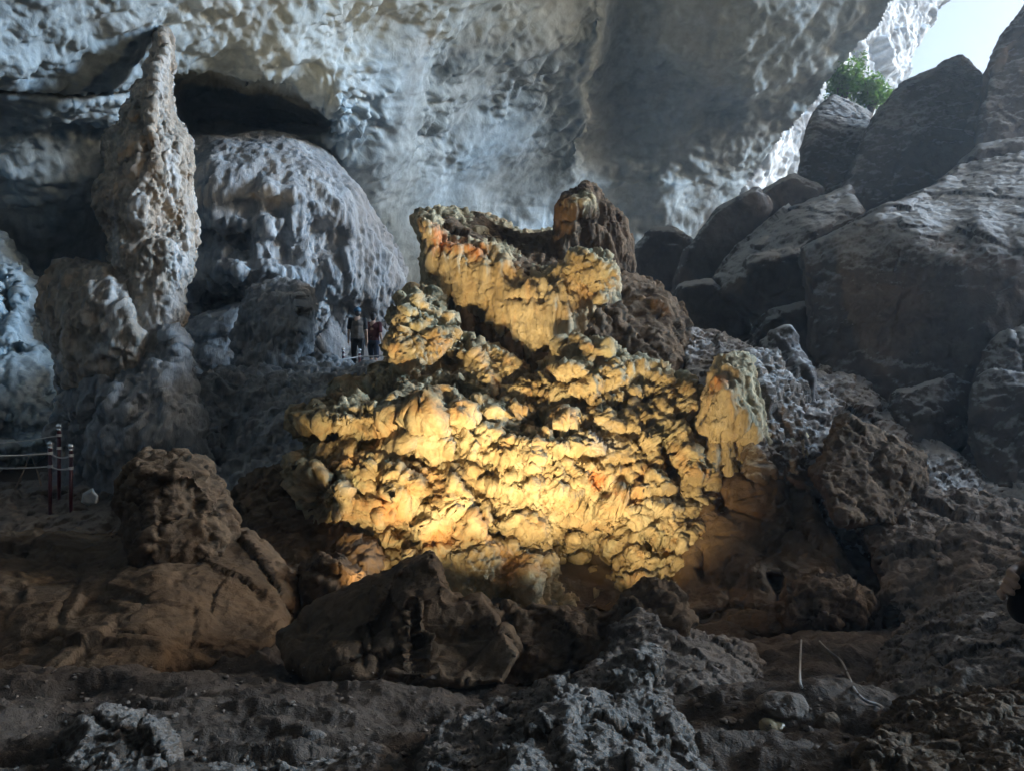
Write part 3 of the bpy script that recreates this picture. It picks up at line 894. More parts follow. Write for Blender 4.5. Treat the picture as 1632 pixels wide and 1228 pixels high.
rock('foreground_rock', 'jagged crusted rock in the centre foreground', [ol([(650, 1290), (672, 1200), (690, 1155), (745, 1138), (800, 1110), (880, 1086), (940, 1076), (1000, 1046), (1038, 1038), (1057, 1060), (1052, 1100), (1082, 1132), (1112, 1185), (1140, 1290)],
     [(1035, 1042, 4.8), (940, 1080, 4.8), (800, 1112, 4.7), (690, 1160, 4.5), (1040, 1100, 4.4), (900, 1150, 4.1), (1100, 1200, 3.9), (700, 1270, 3.5), (900, 1270, 3.3), (1100, 1270, 3.4)], 18, 0.18, 0.5, dents=[(980, 1110, 12, 22, 0.15), (1000, 1170, 26, 20, 0.15), (880, 1200, 20, 20, 0.12)])], FGS, M_FROST_LIT, 0.0105)
rock('flat_crusted_rock', 'flat pale crusted rock at the bottom edge', [ol([(290, 1290), (340, 1215), (390, 1196), (470, 1186), (560, 1190), (640, 1212), (665, 1290)], [(400, 1195, 4.7), (560, 1192, 4.7), (400, 1280, 3.6), (600, 1280, 3.6)], 14, 0.12, 0.3)], FGS, M_FROST_LIT, 0.0125)
rock('corner_boulder', 'dark rough boulder in the lower left corner', [ol([(78, 1250), (90, 1190), (125, 1148), (175, 1128), (235, 1140), (276, 1178), (286, 1250), (180, 1280)], [(175, 1135, 4.7), (180, 1200, 4.3), (180, 1270, 4.0)], 30, 0.25, 0.4)], FGS, M_FROST_LIT, 0.0105)

# ================================================================== RIGHT SIDE
rock('dark_block', 'rock block right of the drapery crest, its shade painted as dark brown', [ol([(918, 500), (925, 470), (960, 448), (995, 432), (1050, 440), (1075, 468), (1095, 515), (1112, 570), (1120, 640), (1000, 650), (930, 580)], [(1000, 440, 16.0), (1060, 450, 16.2), (930, 500, 14.7), (970, 500, 14.9), (1050, 540, 15.0), (1100, 620, 15.0), (960, 620, 14.8)], 26, 0.5, 1.4)], scaled(CRUST, 1.3), M_BROWN, vx(15))  # darker brown chosen to paint the shade where lamplight does not reach
ms = empty('mushroom_stalagmite', at(1170, 755, 13))
tag(ms, 'mushroom shaped stalagmite with a fringed tan cap', 'stalagmite')
rock('cap', None, [ol([(1112, 690), (1117, 650), (1131, 602), (1150, 572), (1174, 558), (1194, 564), (1212, 602), (1222, 660), (1224, 712), (1180, 700), (1140, 703)], [(1174, 560, 13.3), (1155, 620, 12.8), (1140, 680, 12.55), (1200, 680, 12.7)], 50, 0.8, 0.6)], scaled(CURTAIN, 0.8), M_CURT, vx(12.5), parent=ms)
rock('stem', None, [ol([(1122, 680), (1210, 690), (1275, 690), (1285, 780), (1200, 770), (1120, 755)], [(1140, 700, 12.95), (1200, 700, 13.3), (1270, 700, 13.6), (1160, 750, 12.9)], 20, 0.35, 0.7, creases=[([(1180, 690), (1184, 750)], 6, 0.4)])], scaled(CURTAIN, 0.8), M_CURT, vx(12.5), parent=ms)
rock('crusted_flank', 'grey crusted flank of rock right behind the mushroom stalagmite', [ol([(1180, 572), (1205, 556), (1242, 568), (1274, 610), (1282, 660), (1290, 780), (1190, 780), (1190, 660)], [(1215, 565, 14.2), (1270, 640, 14.0), (1230, 680, 13.3), (1240, 770, 13.0)], 30, 0.6, 0.7)], scaled(ENCR, 0.7), M_RIDGE, vx(13))
rock('peg_stalagmite', 'small peg shaped stalagmite behind the mushroom stalagmite', [ol([(1205, 630), (1214, 550), (1234, 527), (1258, 530), (1282, 575), (1300, 640)], [(1240, 535, 15), (1250, 620, 14.5)], 26, 0.45, 0.5)], scaled(DRIP, 0.7), M_DARK, vx(14.5))
rock('crusted_ridge', 'long ridge with crusted top, paled as painted rim light, running down to the right', [ol([(1085, 560), (1096, 518), (1140, 526), (1205, 562), (1290, 588), (1345, 598), (1400, 626), (1455, 682), (1520, 728), (1580, 758), (1700, 772), (1700, 930), (1560, 930), (1450, 930), (1300, 900), (1190, 840), (1110, 740)],
     [(1100, 520, 16.0), (1205, 565, 16.0), (1345, 600, 15.6), (1460, 690, 14.8), (1600, 765, 14.0), (1120, 620, 14.4), (1250, 680, 14.0), (1400, 730, 13.6), (1500, 800, 12.9), (1650, 830, 12.3), (1250, 860, 13.4), (1450, 900, 12.8), (1650, 900, 12.2)], 16, 0.35, 1.4)], CRUST, M_RIDGE, vx(14))
rock('tan_block', 'dim yellowish angular block under the crusted ridge', [ol([(1300, 760), (1318, 700), (1344, 666), (1400, 684), (1466, 724), (1462, 780), (1420, 840), (1330, 840)], [(1345, 675, 12.7), (1460, 730, 12.6), (1350, 760, 12.0), (1430, 790, 12.0)], 14, 0.35, 0.9)], scaled(CRUST, 0.8), M_BROWN, vx(12))
rock('popcorn_mass', 'knobbly brown rock mass right of the lit formation', [ol([(1055, 1000), (1085, 890), (1112, 800), (1170, 752), (1250, 740), (1298, 752), (1312, 810), (1330, 860), (1362, 915), (1380, 970), (1370, 1015), (1290, 1030), (1180, 1020)], [(1180, 760, 12.8), (1300, 770, 12.8), (1120, 830, 12.2), (1240, 850, 12.0), (1100, 950, 11.2), (1240, 980, 10.2), (1370, 960, 10.6)], 28, 0.5, 1.2,
     dents=[(1150, 800, 12, 20, 0.5), (1270, 800, 26, 30, 0.3), (1120, 900, 10, 26, 0.3), (1200, 900, 30, 30, -0.25)], creases=[([(1235, 920), (1260, 980), (1300, 1005)], 7, 0.4)])], scaled(BOULDER, 0.8), M_BROWN, vx(11.5))
rock('cleft_boulder', 'rounded brown boulder at the foot of the dark cleft', [ol([(1240, 965), (1262, 922), (1305, 904), (1352, 920), (1388, 952), (1380, 1000), (1300, 1016), (1255, 1000)], [(1310, 910, 10.1), (1310, 960, 9.6), (1310, 1000, 9.5)], 26, 0.35, 0.6)], scaled(CRUST, 0.8), M_BROWN, vx(9.5))
rock('hillside_mass', 'smooth brown rock slope beyond the person at right', [ol([(1376, 856), (1384, 815), (1420, 795), (1480, 772), (1540, 790), (1620, 800), (1720, 815), (1720, 1000), (1560, 1000), (1450, 1020), (1424, 975), (1412, 905)], [(1380, 830, 12.0), (1480, 785, 12.6), (1650, 815, 12.2), (1420, 900, 10.8), (1550, 880, 10.4), (1450, 1000, 9.0), (1650, 960, 8.6)], 24, 0.4, 1.2)], CRUST, M_CRUST, vx(10.5))
rock('sloping_rock', 'sloping crusted rock at right behind the crossed arms', [ol([(1385, 1130), (1398, 1072), (1440, 1010), (1500, 968), (1560, 930), (1600, 905), (1740, 870), (1740, 1160), (1500, 1160)], [(1440, 1015, 7.0), (1600, 910, 7.4), (1700, 890, 7.4), (1420, 1080, 6.2), (1520, 1060, 5.7), (1680, 1040, 5.4), (1600, 1130, 5.0)], 22, 0.3, 0.8)], FGS, M_FROST_LIT, vx(6))
rock('cracked_rock', 'cracked brown rock in the lower right corner', [ol([(1372, 1290), (1378, 1190), (1402, 1150), (1440, 1122), (1520, 1106), (1590, 1096), (1720, 1080), (1720, 1290)], [(1440, 1125, 4.5), (1600, 1100, 4.5), (1420, 1200, 3.8), (1600, 1180, 3.8), (1500, 1280, 3.4), (1700, 1280, 3.4)], 14, 0.15, 0.5)], [lambda V: 0.06 * facets(V, 2.6) + 0.03 * cracks(V, 4, 0.06) + 0.03 * fbm(V, 2.5, 2), lambda V: 0.03 * facets(V, 7) + 0.012 * ridged(V, 6, 3), lambda V: 0.010 * facets(V, 18) + 0.006 * ridged(V, 20, 2)], M_BROWN, 0.0108)
# fallen blocks up to the cave mouth
rock('great_slab', 'great dark flat faced slab at right with a pale crusted top', [ol([(1276, 398), (1330, 370), (1400, 332), (1466, 306), (1530, 262), (1740, 215), (1740, 790), (1560, 790), (1420, 660), (1296, 620), (1290, 490)],
     [(1278, 400, 17.6), (1400, 345, 17.6), (1470, 345, 17.2), (1560, 345, 17.0), (1680, 350, 16.6), (1480, 308, 19.6), (1540, 262, 21.5), (1700, 225, 22), (1300, 600, 16.4), (1450, 550, 16.2), (1680, 560, 15.6), (1500, 740, 15.4), (1700, 760, 15)], 10, 0.3, 3.0)], SLAB, M_DARK, 0.06)
rock('wedge_block', 'low dark wedge block with a pale rim against the great slab', [ol([(1410, 650), (1424, 620), (1520, 594), (1548, 610), (1556, 690), (1510, 740), (1440, 720)], [(1420, 622, 15.0), (1540, 600, 15.4), (1480, 660, 14.6)], 8, 0.3, 0.6)], scaled(BOULDER, 0.8), M_DARK, vx(15))
rock('edge_boulder', 'dark boulder at the right edge below the great slab', [ol([(1540, 700), (1556, 600), (1590, 540), (1640, 506), (1740, 490), (1740, 800), (1580, 790)], [(1590, 545, 15.0), (1650, 520, 15.2), (1640, 650, 14.2), (1600, 770, 13.8)], 22, 0.4, 1.0)], BOULDER, M_DARK, vx(14.5))
G = 'fallen boulders below the cave mouth'
for (nm, lb, outl, dep) in (
        ('fallen_slab', 'long tilted dark slab in the middle of the fallen boulders', [(1138, 445), (1178, 392), (1260, 332), (1356, 297), (1380, 346), (1300, 384), (1205, 465), (1150, 476)], [(1180, 395, 21.6), (1350, 300, 22.4), (1290, 360, 20.8), (1170, 450, 20.4)]),
        ('fallen_boulder', 'tall leaning boulder right beside the pinnacle of the lit formation', [(1070, 500), (1078, 440), (1092, 396), (1140, 330), (1208, 298), (1228, 330), (1200, 384), (1150, 430), (1120, 510)], 23.0),
        ('fallen_boulder', 'dark lower boulder right above the dark brown block', [(1066, 540), (1080, 455), (1130, 446), (1182, 482), (1204, 535), (1150, 560)], 20.2),
        ('fallen_boulder', 'angular boulder under the long tilted slab', [(1150, 470), (1200, 408), (1272, 396), (1300, 440), (1300, 550), (1222, 530), (1180, 500)], 19.6),
        ('fallen_boulder', 'lowest fallen boulder just left of the great slab', [(1180, 560), (1220, 502), (1290, 480), (1310, 620), (1220, 600)], 18.6),
        ('fallen_boulder', 'small boulder topmost under the sunlit gap', [(1190, 330), (1222, 296), (1262, 274), (1312, 300), (1310, 340), (1220, 352)], 25.0),
        ('fallen_boulder', 'far grey boulder behind the domed pinnacle', [(1005, 395), (1040, 362), (1075, 362), (1112, 384), (1124, 450), (1070, 480), (1010, 460)], 27.0),
        ('mouth_boulder', 'boulder with a bright ribbed top below the green bushes', [(1262, 330), (1276, 240), (1300, 172), (1328, 150), (1388, 178), (1392, 215), (1370, 310), (1300, 330)], [(1326, 150, 30.5), (1385, 180, 30.5), (1300, 215, 28.6), (1380, 215, 28.6), (1300, 310, 27.6)]),
        ('mouth_boulder', 'huge dark boulder silhouetted against the bright sky', [(1335, 320), (1372, 222), (1402, 172), (1442, 130), (1480, 112), (1532, 86), (1566, 116), (1590, 200), (1580, 320), (1450, 350), (1370, 350)], [(1442, 135, 27), (1532, 90, 27), (1480, 220, 25.5), (1560, 300, 25), (1380, 310, 25)]),
        ('mouth_boulder', 'dark rock rising out of the top right corner', [(1552, 210), (1566, 118), (1600, 52), (1645, -12), (1760, -140), (1820, 340), (1560, 340)], [(1600, 60, 25), (1700, -50, 25), (1600, 200, 23.5), (1700, 300, 23)]),
        ('fallen_boulder', 'hunched boulder lying on top of the great slab', [(1480, 320), (1505, 282), (1562, 230), (1700, 205), (1700, 360), (1500, 360)], 22.4)):
    rock(nm, lb, [ol(outl, dep, 12, 0.6, 2.2)], SLAB, M_DARK, 0.07, group=G if 'fallen' in nm else 'boulders in the cave mouth', cat='boulder')
rock('outer_cliff', 'sunlit white cliff outside the cave mouth', [ol([(1150, 420), (1180, 300), (1230, 190), (1300, 90), (1390, -60), (1560, -130), (1520, -20), (1470, 50), (1452, 100), (1450, 200), (1420, 330), (1300, 420)], [(1200, 300, 42), (1300, 100, 44), (1450, 0, 54), (1450, 180, 54), (1350, 300, 46)], 20, 1.0, 4)], scaled(CRUST, 3.0), M_CLIFF, 0.16, cat='cliff')

# ================================================================== SMALL THINGS
bpy.context.view_layer.update()
DG = bpy.context.evaluated_depsgraph_get()


def hit(px, py):
    o = Vector((0, 0, CZ))
    dr = (at(px, py, 1.0) - o).normalized()
    ok, loc, nrm, *_ = SC.ray_cast(DG, o, dr)
    return loc if ok else None


def drop(x, y, z=6.0):
    ok, loc, nrm, *_ = SC.ray_cast(DG, Vector((x, y, z)), Vector((0, 0, -1)))
    return loc


def tube(name, pts, r, mat, parent=None, seg=6, closed=True):
    """swept tube through points; r number or list"""
    n = len(pts)
    pts = [Vector(p) for p in pts]
    rr = [r] * n if isinstance(r, (int, float)) else r
    V, F = [], []
    up = Vector((0.13, 0.21, 0.97))
    for i, p in enumerate(pts):
        t = (pts[min(i + 1, n - 1)] - pts[max(i - 1, 0)]).normalized()
        a = t.cross(up)
        if a.length < 1e-3:
            a = t.cross(Vector((1, 0, 0)))
        a.normalize()
        b = t.cross(a)
        for k in range(seg):
            w = 2 * math.pi * k / seg
            V.append(p + (a * math.cos(w) + b * math.sin(w)) * rr[i])
    for i in range(n - 1):
        for k in range(seg):
            q, q2 = i * seg + k, i * seg + (k + 1) % seg
            F.append((q, q2, q2 + seg, q + seg))
    F.append(tuple(range(seg))[::-1])
    F.append(tuple(range((n - 1) * seg, n * seg)))
    me = bpy.data.meshes.new(name)
    me.from_pydata([tuple(v) for v in V], [], F)
    smooth_shade(me)
    return me


def spline(pts, n=40):
    P = [Vector(p) for p in pts]
    P = [P[0]] + P + [P[-1]]
    out = []
    m = len(P) - 3
    for i in range(m):
        for k in range(max(2, n // m)):
            t = k / max(2, n // m)
            a, b, c, d = P[i:i + 4]
            out.append(0.5 * ((2 * b) + (c - a) * t + (2 * a - 5 * b + 4 * c - d) * t * t + (3 * b - 3 * c + d - a) * t ** 3))
    out.append(P[-2])
    return out


def capsule(p, q, r0, r1, seg=12):
    p, q = Vector(p), Vector(q)
    t = (q - p)
    ln = max(t.length, 1e-5)
    t.normalize()
    a = t.orthogonal().normalized()
    b = t.cross(a)
    rings = []
    for k in range(5):
        w = math.pi / 2 * (1 - k / 4.0)
        rings.append((p - t * r0 * math.sin(w), r0 * math.cos(w)))
    for k in range(5):
        w = math.pi / 2 * k / 4.0
        rings.append((q + t * r1 * math.sin(w), r1 * math.cos(w)))
    V, F = [], []
    for c, r in rings:
        for k in range(seg):
            w = 2 * math.pi * k / seg
            V.append(c + (a * math.cos(w) + b * math.sin(w)) * max(r, 1e-4))
    for i in range(len(rings) - 1):
        for k in range(seg):
            u, v = i * seg + k, i * seg + (k + 1) % seg
            F.append((u, v, v + seg, u + seg))
    n = len(V)
    V += [rings[0][0], rings[-1][0]]
    for k in range(seg):
        F.append((n, (k + 1) % seg, k, k))
        F.append((n + 1, n - seg + k, n - seg + (k + 1) % seg, n - seg + (k + 1) % seg))
    return np.array([tuple(v) for v in V]), np.array(F)


def flesh(name, shapes, mat, parent, voxel=0.012, sm=3, fold=0.0):
    """one continuous surface grown over a skeleton"""
    Vs, Fs, off = [], [], 0
    for V, F in shapes:
        Vs.append(V)
        Fs.append(F + off)
        off += len(V)
    V = np.vstack(Vs)
    F = np.vstack(Fs)
    me = bpy.data.meshes.new(name)
    me.from_pydata(V.tolist(), [], [tuple(dict.fromkeys(f)) for f in F.tolist()])
    me = remesh(me, voxel)
    bm = bmesh.new()
    bm.from_mesh(me)
    for _ in range(sm):
        bmesh.ops.smooth_vert(bm, verts=bm.verts, factor=0.5, use_axis_x=True, use_axis_y=True, use_axis_z=True)
    bm.to_mesh(me)
    bm.free()
    if fold:
        displace(me, [lambda P: fold * ridged(P * np.array([1, 1, 0.6], np.float32), 7, 2)])
    smooth_shade(me)
    ob = bpy.data.objects.new(name, me)
    me.materials.append(mat)
    COL.objects.link(ob)
    ob.parent = parent
    return ob


M_SKIN = plain('skin', (0.50, 0.32, 0.23), 0.55)
M_BLACK = plain('black_cloth', (0.012, 0.012, 0.014), 0.85)
M_VEST = plain('grey_brown_cloth', (0.12, 0.105, 0.09), 0.9)
M_CAP = plain('blue_cap_cloth', (0.06, 0.14, 0.22), 0.8)
M_RED = plain('dark_red_cloth', (0.08, 0.008, 0.014), 0.85)
M_NAVY = plain('navy_cloth', (0.02, 0.035, 0.07), 0.85)
M_HAIR = plain('black_hair', (0.012, 0.010, 0.009), 0.5)
M_SHOE = plain('dark_shoe', (0.03, 0.03, 0.03), 0.6)
M_POST = plain('maroon_post_paint', (0.10, 0.018, 0.025), 0.35)
M_ROPE = plain('white_rope', (0.62, 0.60, 0.58), 0.8)
M_STEEL = plain('bright_steel', (0.75, 0.76, 0.78), 0.25, 0.8)
M_WOOD = plain('weathered_stick', (0.20, 0.14, 0.09), 0.85)


def walker(loc, rz, label, shirt, trousers, shorts=False, cap=True, vest=None, h=1.66):
    """a person seen from behind, walking along +Y before rotation"""
    r = empty('person', loc)
    r.rotation_euler = (0, 0, rz)
    r.scale = (h / 1.7,) * 3
    tag(r, label, 'person', 'people on the railed path')
    hip = {-1: (-0.095, 0, 0.86), 1: (0.095, 0, 0.86)}
    knee = {-1: (-0.10, 0.10, 0.47), 1: (0.10, -0.01, 0.46)}
    ank = {-1: (-0.10, 0.02, 0.09), 1: (0.10, -0.16, 0.11)}
    toe = {-1: (-0.11, 0.16, 0.04), 1: (0.11, -0.03, 0.03)}
    sho = {-1: (-0.185, 0, 1.39), 1: (0.185, 0, 1.39)}
    elb = {-1: (-0.235, -0.03, 1.10), 1: (0.235, -0.05, 1.10)}
    wri = {-1: (-0.25, 0.06, 0.86), 1: (0.25, 0.04, 0.86)}
    b = [capsule((0, 0, 1.42), (0, 0.015, 1.50), 0.055, 0.052), lump((0, 0.02, 1.595), (0.075, 0.095, 0.108)), lump((0, 0.115, 1.585), (0.016, 0.02, 0.022)),
         capsule((0, 0, 0.95), (0, 0, 1.36), 0.12, 0.125)]
    for k in (-1, 1):
        b += [lump((0.078 * k, 0.015, 1.59), (0.012, 0.022, 0.032))]
        b += [capsule(sho[k], elb[k], 0.05, 0.038), capsule(elb[k], wri[k], 0.037, 0.026), capsule((0.08 * k, 0, 1.38), sho[k], 0.06, 0.055)]
        w = Vector(wri[k])
        b += [capsule(w, w + Vector((0, 0.02, -0.07)), 0.028, 0.03)]
        for f in range(4):
            q = w + Vector((0, -0.015 + 0.017 * f, -0.08))
            b += [capsule(q, q + Vector((-0.01 * k, 0.012, -0.045)), 0.010, 0.009), capsule(q + Vector((-0.01 * k, 0.012, -0.045)), q + Vector((-0.025 * k, 0.016, -0.072)), 0.009, 0.008)]
        b += [capsule(w + Vector((0, 0.025, -0.03)), w + Vector((-0.012 * k, 0.05, -0.075)), 0.011, 0.009)]
        b += [capsule(hip[k], knee[k], 0.075, 0.052), capsule(knee[k], ank[k], 0.05, 0.034), capsule(ank[k], toe[k], 0.035, 0.028)]
    flesh('body', b, M_SKIN, r, 0.014, 2)
    s = [lump((0, 0, 1.12), (0.185, 0.13, 0.24)), lump((0, 0, 1.30), (0.205, 0.125, 0.16)), capsule((-0.15, 0, 1.385), (0.15, 0, 1.385), 0.065, 0.065), lump((0, 0, 0.95), (0.18, 0.128, 0.13))]
    for k in (-1, 1):
        m = [sho[k][i] * 0.25 + elb[k][i] * 0.75 for i in range(3)]
        s += [capsule(sho[k], m, 0.07, 0.062)]
    flesh('shirt', s, shirt, r, 0.016, 2, 0.006)
    if vest:
        flesh('vest', [lump((0, 0, 1.10), (0.20, 0.145, 0.26)), lump((0, 0, 1.28), (0.195, 0.14, 0.17)), capsule((-0.11, 0, 1.39), (0.11, 0, 1.39), 0.07, 0.07), lump((0, 0, 0.96), (0.195, 0.145, 0.15))], vest, r, 0.016, 2, 0.008)
    tr = [lump((0, 0, 0.90), (0.175, 0.125, 0.13))]
    for k in (-1, 1):
        tr += [capsule(hip[k], knee[k], 0.095, 0.075)]
        if not shorts:
            tr += [capsule(knee[k], (ank[k][0], ank[k][1], ank[k][2] + 0.02), 0.073, 0.058)]
    flesh('trousers', tr, trousers, r, 0.016, 2, 0.006)
    for k in (-1, 1):
        flesh('shoe', [capsule((ank[k][0], ank[k][1] - 0.02, ank[k][2] - 0.04), toe[k], 0.045, 0.036)], M_SHOE, r, 0.012, 1)
    flesh('hair', [lump((0, -0.005, 1.62), (0.084, 0.096, 0.10)), lump((0, -0.03, 1.56), (0.075, 0.07, 0.08))], M_HAIR, r, 0.014, 2)
    if cap:
        flesh('cap', [lump((0, 0.0, 1.655), (0.098, 0.112, 0.082)), lump((0, 0.10, 1.645), (0.085, 0.09, 0.014)), lump((0, 0, 1.635), (0.104, 0.118, 0.03))], M_CAP, r, 0.012, 2)
    return r


PD = 20.4
fa, fb = at(570, 592, PD), at(595, 594, PD + 0.4)
walker(fa, 0.12, 'person in grey brown vest and blue cap walking away behind the ropes', M_BLACK, M_BLACK, vest=M_VEST)
walker(fb, -0.2, 'person in dark red shirt and navy shorts half hidden by the lit formation', M_RED, M_NAVY, shorts=True, cap=False, h=1.6)


# ---- person at the right edge, arms crossed
def crossed_person():
    X0, Y0 = 1.92, 2.30
    g = drop(X0, Y0, 0.9)
    zg = g.z if g else -0.1
    r = empty('person', (X0, Y0, zg))
    tag(r, 'person in black at the right edge, hand clasping the crossed arm', 'person')
    O = Vector((X0, Y0, zg))

    def W(x, y, z):
        return Vector((x, y, z)) - O
    # looks towards the lit formation; the near elbow sticks out into the frame
    E, S, F1 = (1.547, 2.33, 1.035), (1.73, 2.30, 1.36), (1.82, 2.55, 1.11)
    E2, S2, H = (2.16, 2.46, 1.06), (2.11, 2.30, 1.36), (1.66, 2.46, 1.11)
    top = [lump(W(X0, Y0, 1.20), (0.19, 0.13, 0.24)), lump(W(X0, Y0, 0.98), (0.18, 0.13, 0.2)), capsule(W(X0 - .15, Y0, 1.39), W(X0 + .15, Y0, 1.39), 0.075, 0.075),
           capsule(W(*S), W(*E), 0.062, 0.054), capsule(W(*E), W(*F1), 0.052, 0.038), capsule(W(*S2), W(*E2), 0.062, 0.05), capsule(W(*E2), W(*H), 0.048, 0.036)]
    flesh('jacket', top, M_BLACK, r, 0.011, 2, 0.003)
    legs = [lump(W(X0, Y0, zg + 0.90), (0.175, 0.13, 0.14))]
    body_ = [capsule(W(X0, Y0, 1.40), W(X0, Y0 + .015, 1.50), 0.055, 0.052), lump(W(X0, Y0 + .02, 1.60), (0.075, 0.095, 0.11)), lump(W(X0, Y0 + .115, 1.59), (0.016, 0.02, 0.022)), capsule(W(X0, Y0, 0.95), W(X0, Y0, 1.42), 0.1, 0.1)]
    for k in (-1, 1):
        x = X0 + 0.1 * k
        legs += [capsule(W(x, Y0, zg + 0.86), W(x, Y0 + .02, zg + 0.47), 0.095, 0.072), capsule(W(x, Y0 + .02, zg + 0.47), W(x, Y0 - .01, zg + 0.10), 0.07, 0.055)]
        flesh('shoe', [capsule(W(x, Y0 - .03, zg + 0.05), W(x, Y0 + .14, zg + 0.04), 0.045, 0.038)], M_SHOE, r, 0.012, 1)
        body_ += [capsule(W(x, Y0, zg + 0.86), W(x, Y0 + .02, zg + 0.47), 0.075, 0.055), capsule(W(x, Y0 + .02, zg + 0.47), W(x, Y0 - .01, zg + 0.08), 0.05, 0.035), lump(W(X0 + 0.078 * k, Y0 + .015, 1.595), (0.012, 0.022, 0.032))]
    flesh('trousers', legs, M_BLACK, r, 0.014, 2, 0.004)
    flesh('body', body_, M_SKIN, r, 0.014, 2)
    flesh('hair', [lump(W(X0, Y0 - .005, 1.625), (0.084, 0.098, 0.10)), lump(W(X0, Y0 - .04, 1.55), (0.075, 0.06, 0.09))], M_HAIR, r, 0.014, 2)
    # the clasping hand: palm on the crook of the elbow, four unequal fingers curled round the sleeve, thumb above
    hb = [capsule(W(1.66, 2.46, 1.11), W(1.60, 2.425, 1.125), 0.030, 0.026), capsule(W(1.65, 2.45, 1.085), W(1.60, 2.42, 1.09), 0.028, 0.024)]
    for i, (ln, z) in enumerate(((0.92, 1.142), (1.0, 1.120), (0.96, 1.098), (0.80, 1.077))):
        c0 = Vector((1.562 + (z - 1.1) * 0.45, 2.332, z))
        pts = []
        for j, ang in enumerate((62, 62 + 52 * ln, 62 + 98 * ln, 62 + 140 * ln)):
            w_ = math.radians(ang)
            pts.append(c0 + Vector((math.cos(w_) * 0.068, math.sin(w_) * 0.070, -0.006 * j)) - O)
        for j, (ra, rb) in enumerate(((0.0122, 0.0115), (0.0115, 0.0105), (0.0105, 0.009))):
            hb.append(capsule(pts[j], pts[j + 1], ra, rb))
    hb += [capsule(W(1.63, 2.44, 1.135), W(1.60, 2.405, 1.172), 0.0145, 0.013), capsule(W(1.60, 2.405, 1.172), W(1.565, 2.38, 1.182), 0.0125, 0.0105)]
    flesh('hand', hb, M_SKIN, r, 0.0042, 2)


crossed_person()


# ---- rope railings
def post(px, py_top, py_bot, d, label, grp):
    p = at(px, py_bot, d)
    hgt = (py_bot - py_top) * d / FPX
    r = empty('railing_post', p)
    tag(r, label, 'post', grp)
    pole = link('pole', tube('pole', [(0, 0, -0.7), (0, 0, hgt - 0.1)], 0.032, M_POST, seg=12), M_POST, r)
    bm = bmesh.new()
    bmesh.ops.create_uvsphere(bm, u_segments=12, v_segments=8, radius=0.05, matrix=Matrix.Translation((0, 0, hgt - 0.05)))
    bmesh.ops.create_cone(bm, cap_ends=True, segments=12, radius1=0.045, radius2=0.03, depth=0.04, matrix=Matrix.Translation((0, 0, hgt - 0.11)))
    me = bpy.data.meshes.new('finial')
    bm.to_mesh(me)
    bm.free()
    smooth_shade(me)
    link('finial', me, M_STEEL, r)
    for f in (0.72, 0.42):
        bm = bmesh.new()
        bmesh.ops.create_cone(bm, cap_ends=True, segments=12, radius1=0.042, radius2=0.042, depth=0.05, matrix=Matrix.Translation((0, 0, hgt * f)))
        me = bpy.data.meshes.new('rope_collar')
        bm.to_mesh(me)
        bm.free()
        link('rope_collar', me, M_ROPE, r)
    return p, hgt


GP, GR_ = 'posts of the rope railing at left', 'ropes of the railing at left'
pa, ha = post(80, 702, 772, 13.5, 'maroon railing post with steel ball, leftmost at the rock shelf', GP)
pb, hb_ = post(113, 706, 774, 13.4, 'maroon railing post with steel ball, nearest the tall stalagmite', GP)
pc, hc = post(94, 674, 742, 13.9, 'darker railing post standing farther back between two posts', GP)


def rope(a, b, sag, label, grp, r=0.014):
    a, b = Vector(a), Vector(b)
    pts = [a.lerp(b, t) - Vector((0, 0, sag * 4 * t * (1 - t))) for t in np.linspace(0, 1, 17)]
    c = pts[0].copy()
    ob = link('rope', tube('rope', pts, r, M_ROPE, seg=6), M_ROPE)
    return tag(ob, label, 'rope', grp)


def up(p, h, f):
    return p + Vector((0, 0, h * f))


rope(up(pa, ha, .72), up(pb, hb_, .72), .06, 'upper white rope sagging between the two near railing posts', GR_)
rope(up(pa, ha, .42), up(pb, hb_, .42), .04, 'lower white rope sagging between the two near railing posts', GR_)
rope(up(pa, ha, .72), at(-60, 724, 13.4), .03, 'upper white rope leaving the frame at the left edge', GR_)
rope(up(pa, ha, .42), at(-60, 743, 13.4), .03, 'lower white rope leaving the frame at the left edge', GR_)
rope(up(pc, hc, .72), at(-60, 706, 13.9), .05, 'thin rope leading left from the farther back post', GR_, 0.009)
for (a, b, lb) in (((28, 770), (46, 728), 'thin brown prop stick leaning right under the ropes'), ((63, 764), (51, 727), 'thin brown prop stick leaning left under the ropes')):
    p, q = at(*a, 13.7), at(*b, 13.9)
    tag(link('prop_stick', tube('prop_stick', [p - (q - p) * 0.25, p.lerp(q, .5) + Vector((.01, 0, 0)), q], [0.016, 0.014, 0.011], M_WOOD), M_WOOD), lb, 'stick', 'prop sticks under the ropes')
GP2, GR2 = 'posts of the railing by the walking people', 'ropes of the railing by the walking people'
pd, hd_ = post(573, 555, 602, 19.0, 'railing post in front of the person in the cap', GP2)
pe, he = post(547, 553, 598, 20.0, 'dark railing post left of the walking people', GP2)
rope(up(pd, hd_, .72), at(625, 564, 18.6), .02, 'upper rope running right in front of the walking people', GR2)
rope(up(pd, hd_, .42), at(625, 577, 18.6), .02, 'lower rope running right in front of the walking people', GR2)
rope(up(pd, hd_, .72), at(508, 574, 18.2), .03, 'upper rope running left towards the stubby stalagmite', GR2)
rope(up(pd, hd_, .42), at(508, 580, 18.2), .02, 'lower rope running left towards the stubby stalagmite', GR2)

# ---- cords and stones on the floor at right
M_CORD = plain('pale_cord', (0.40, 0.36, 0.32), 0.7)


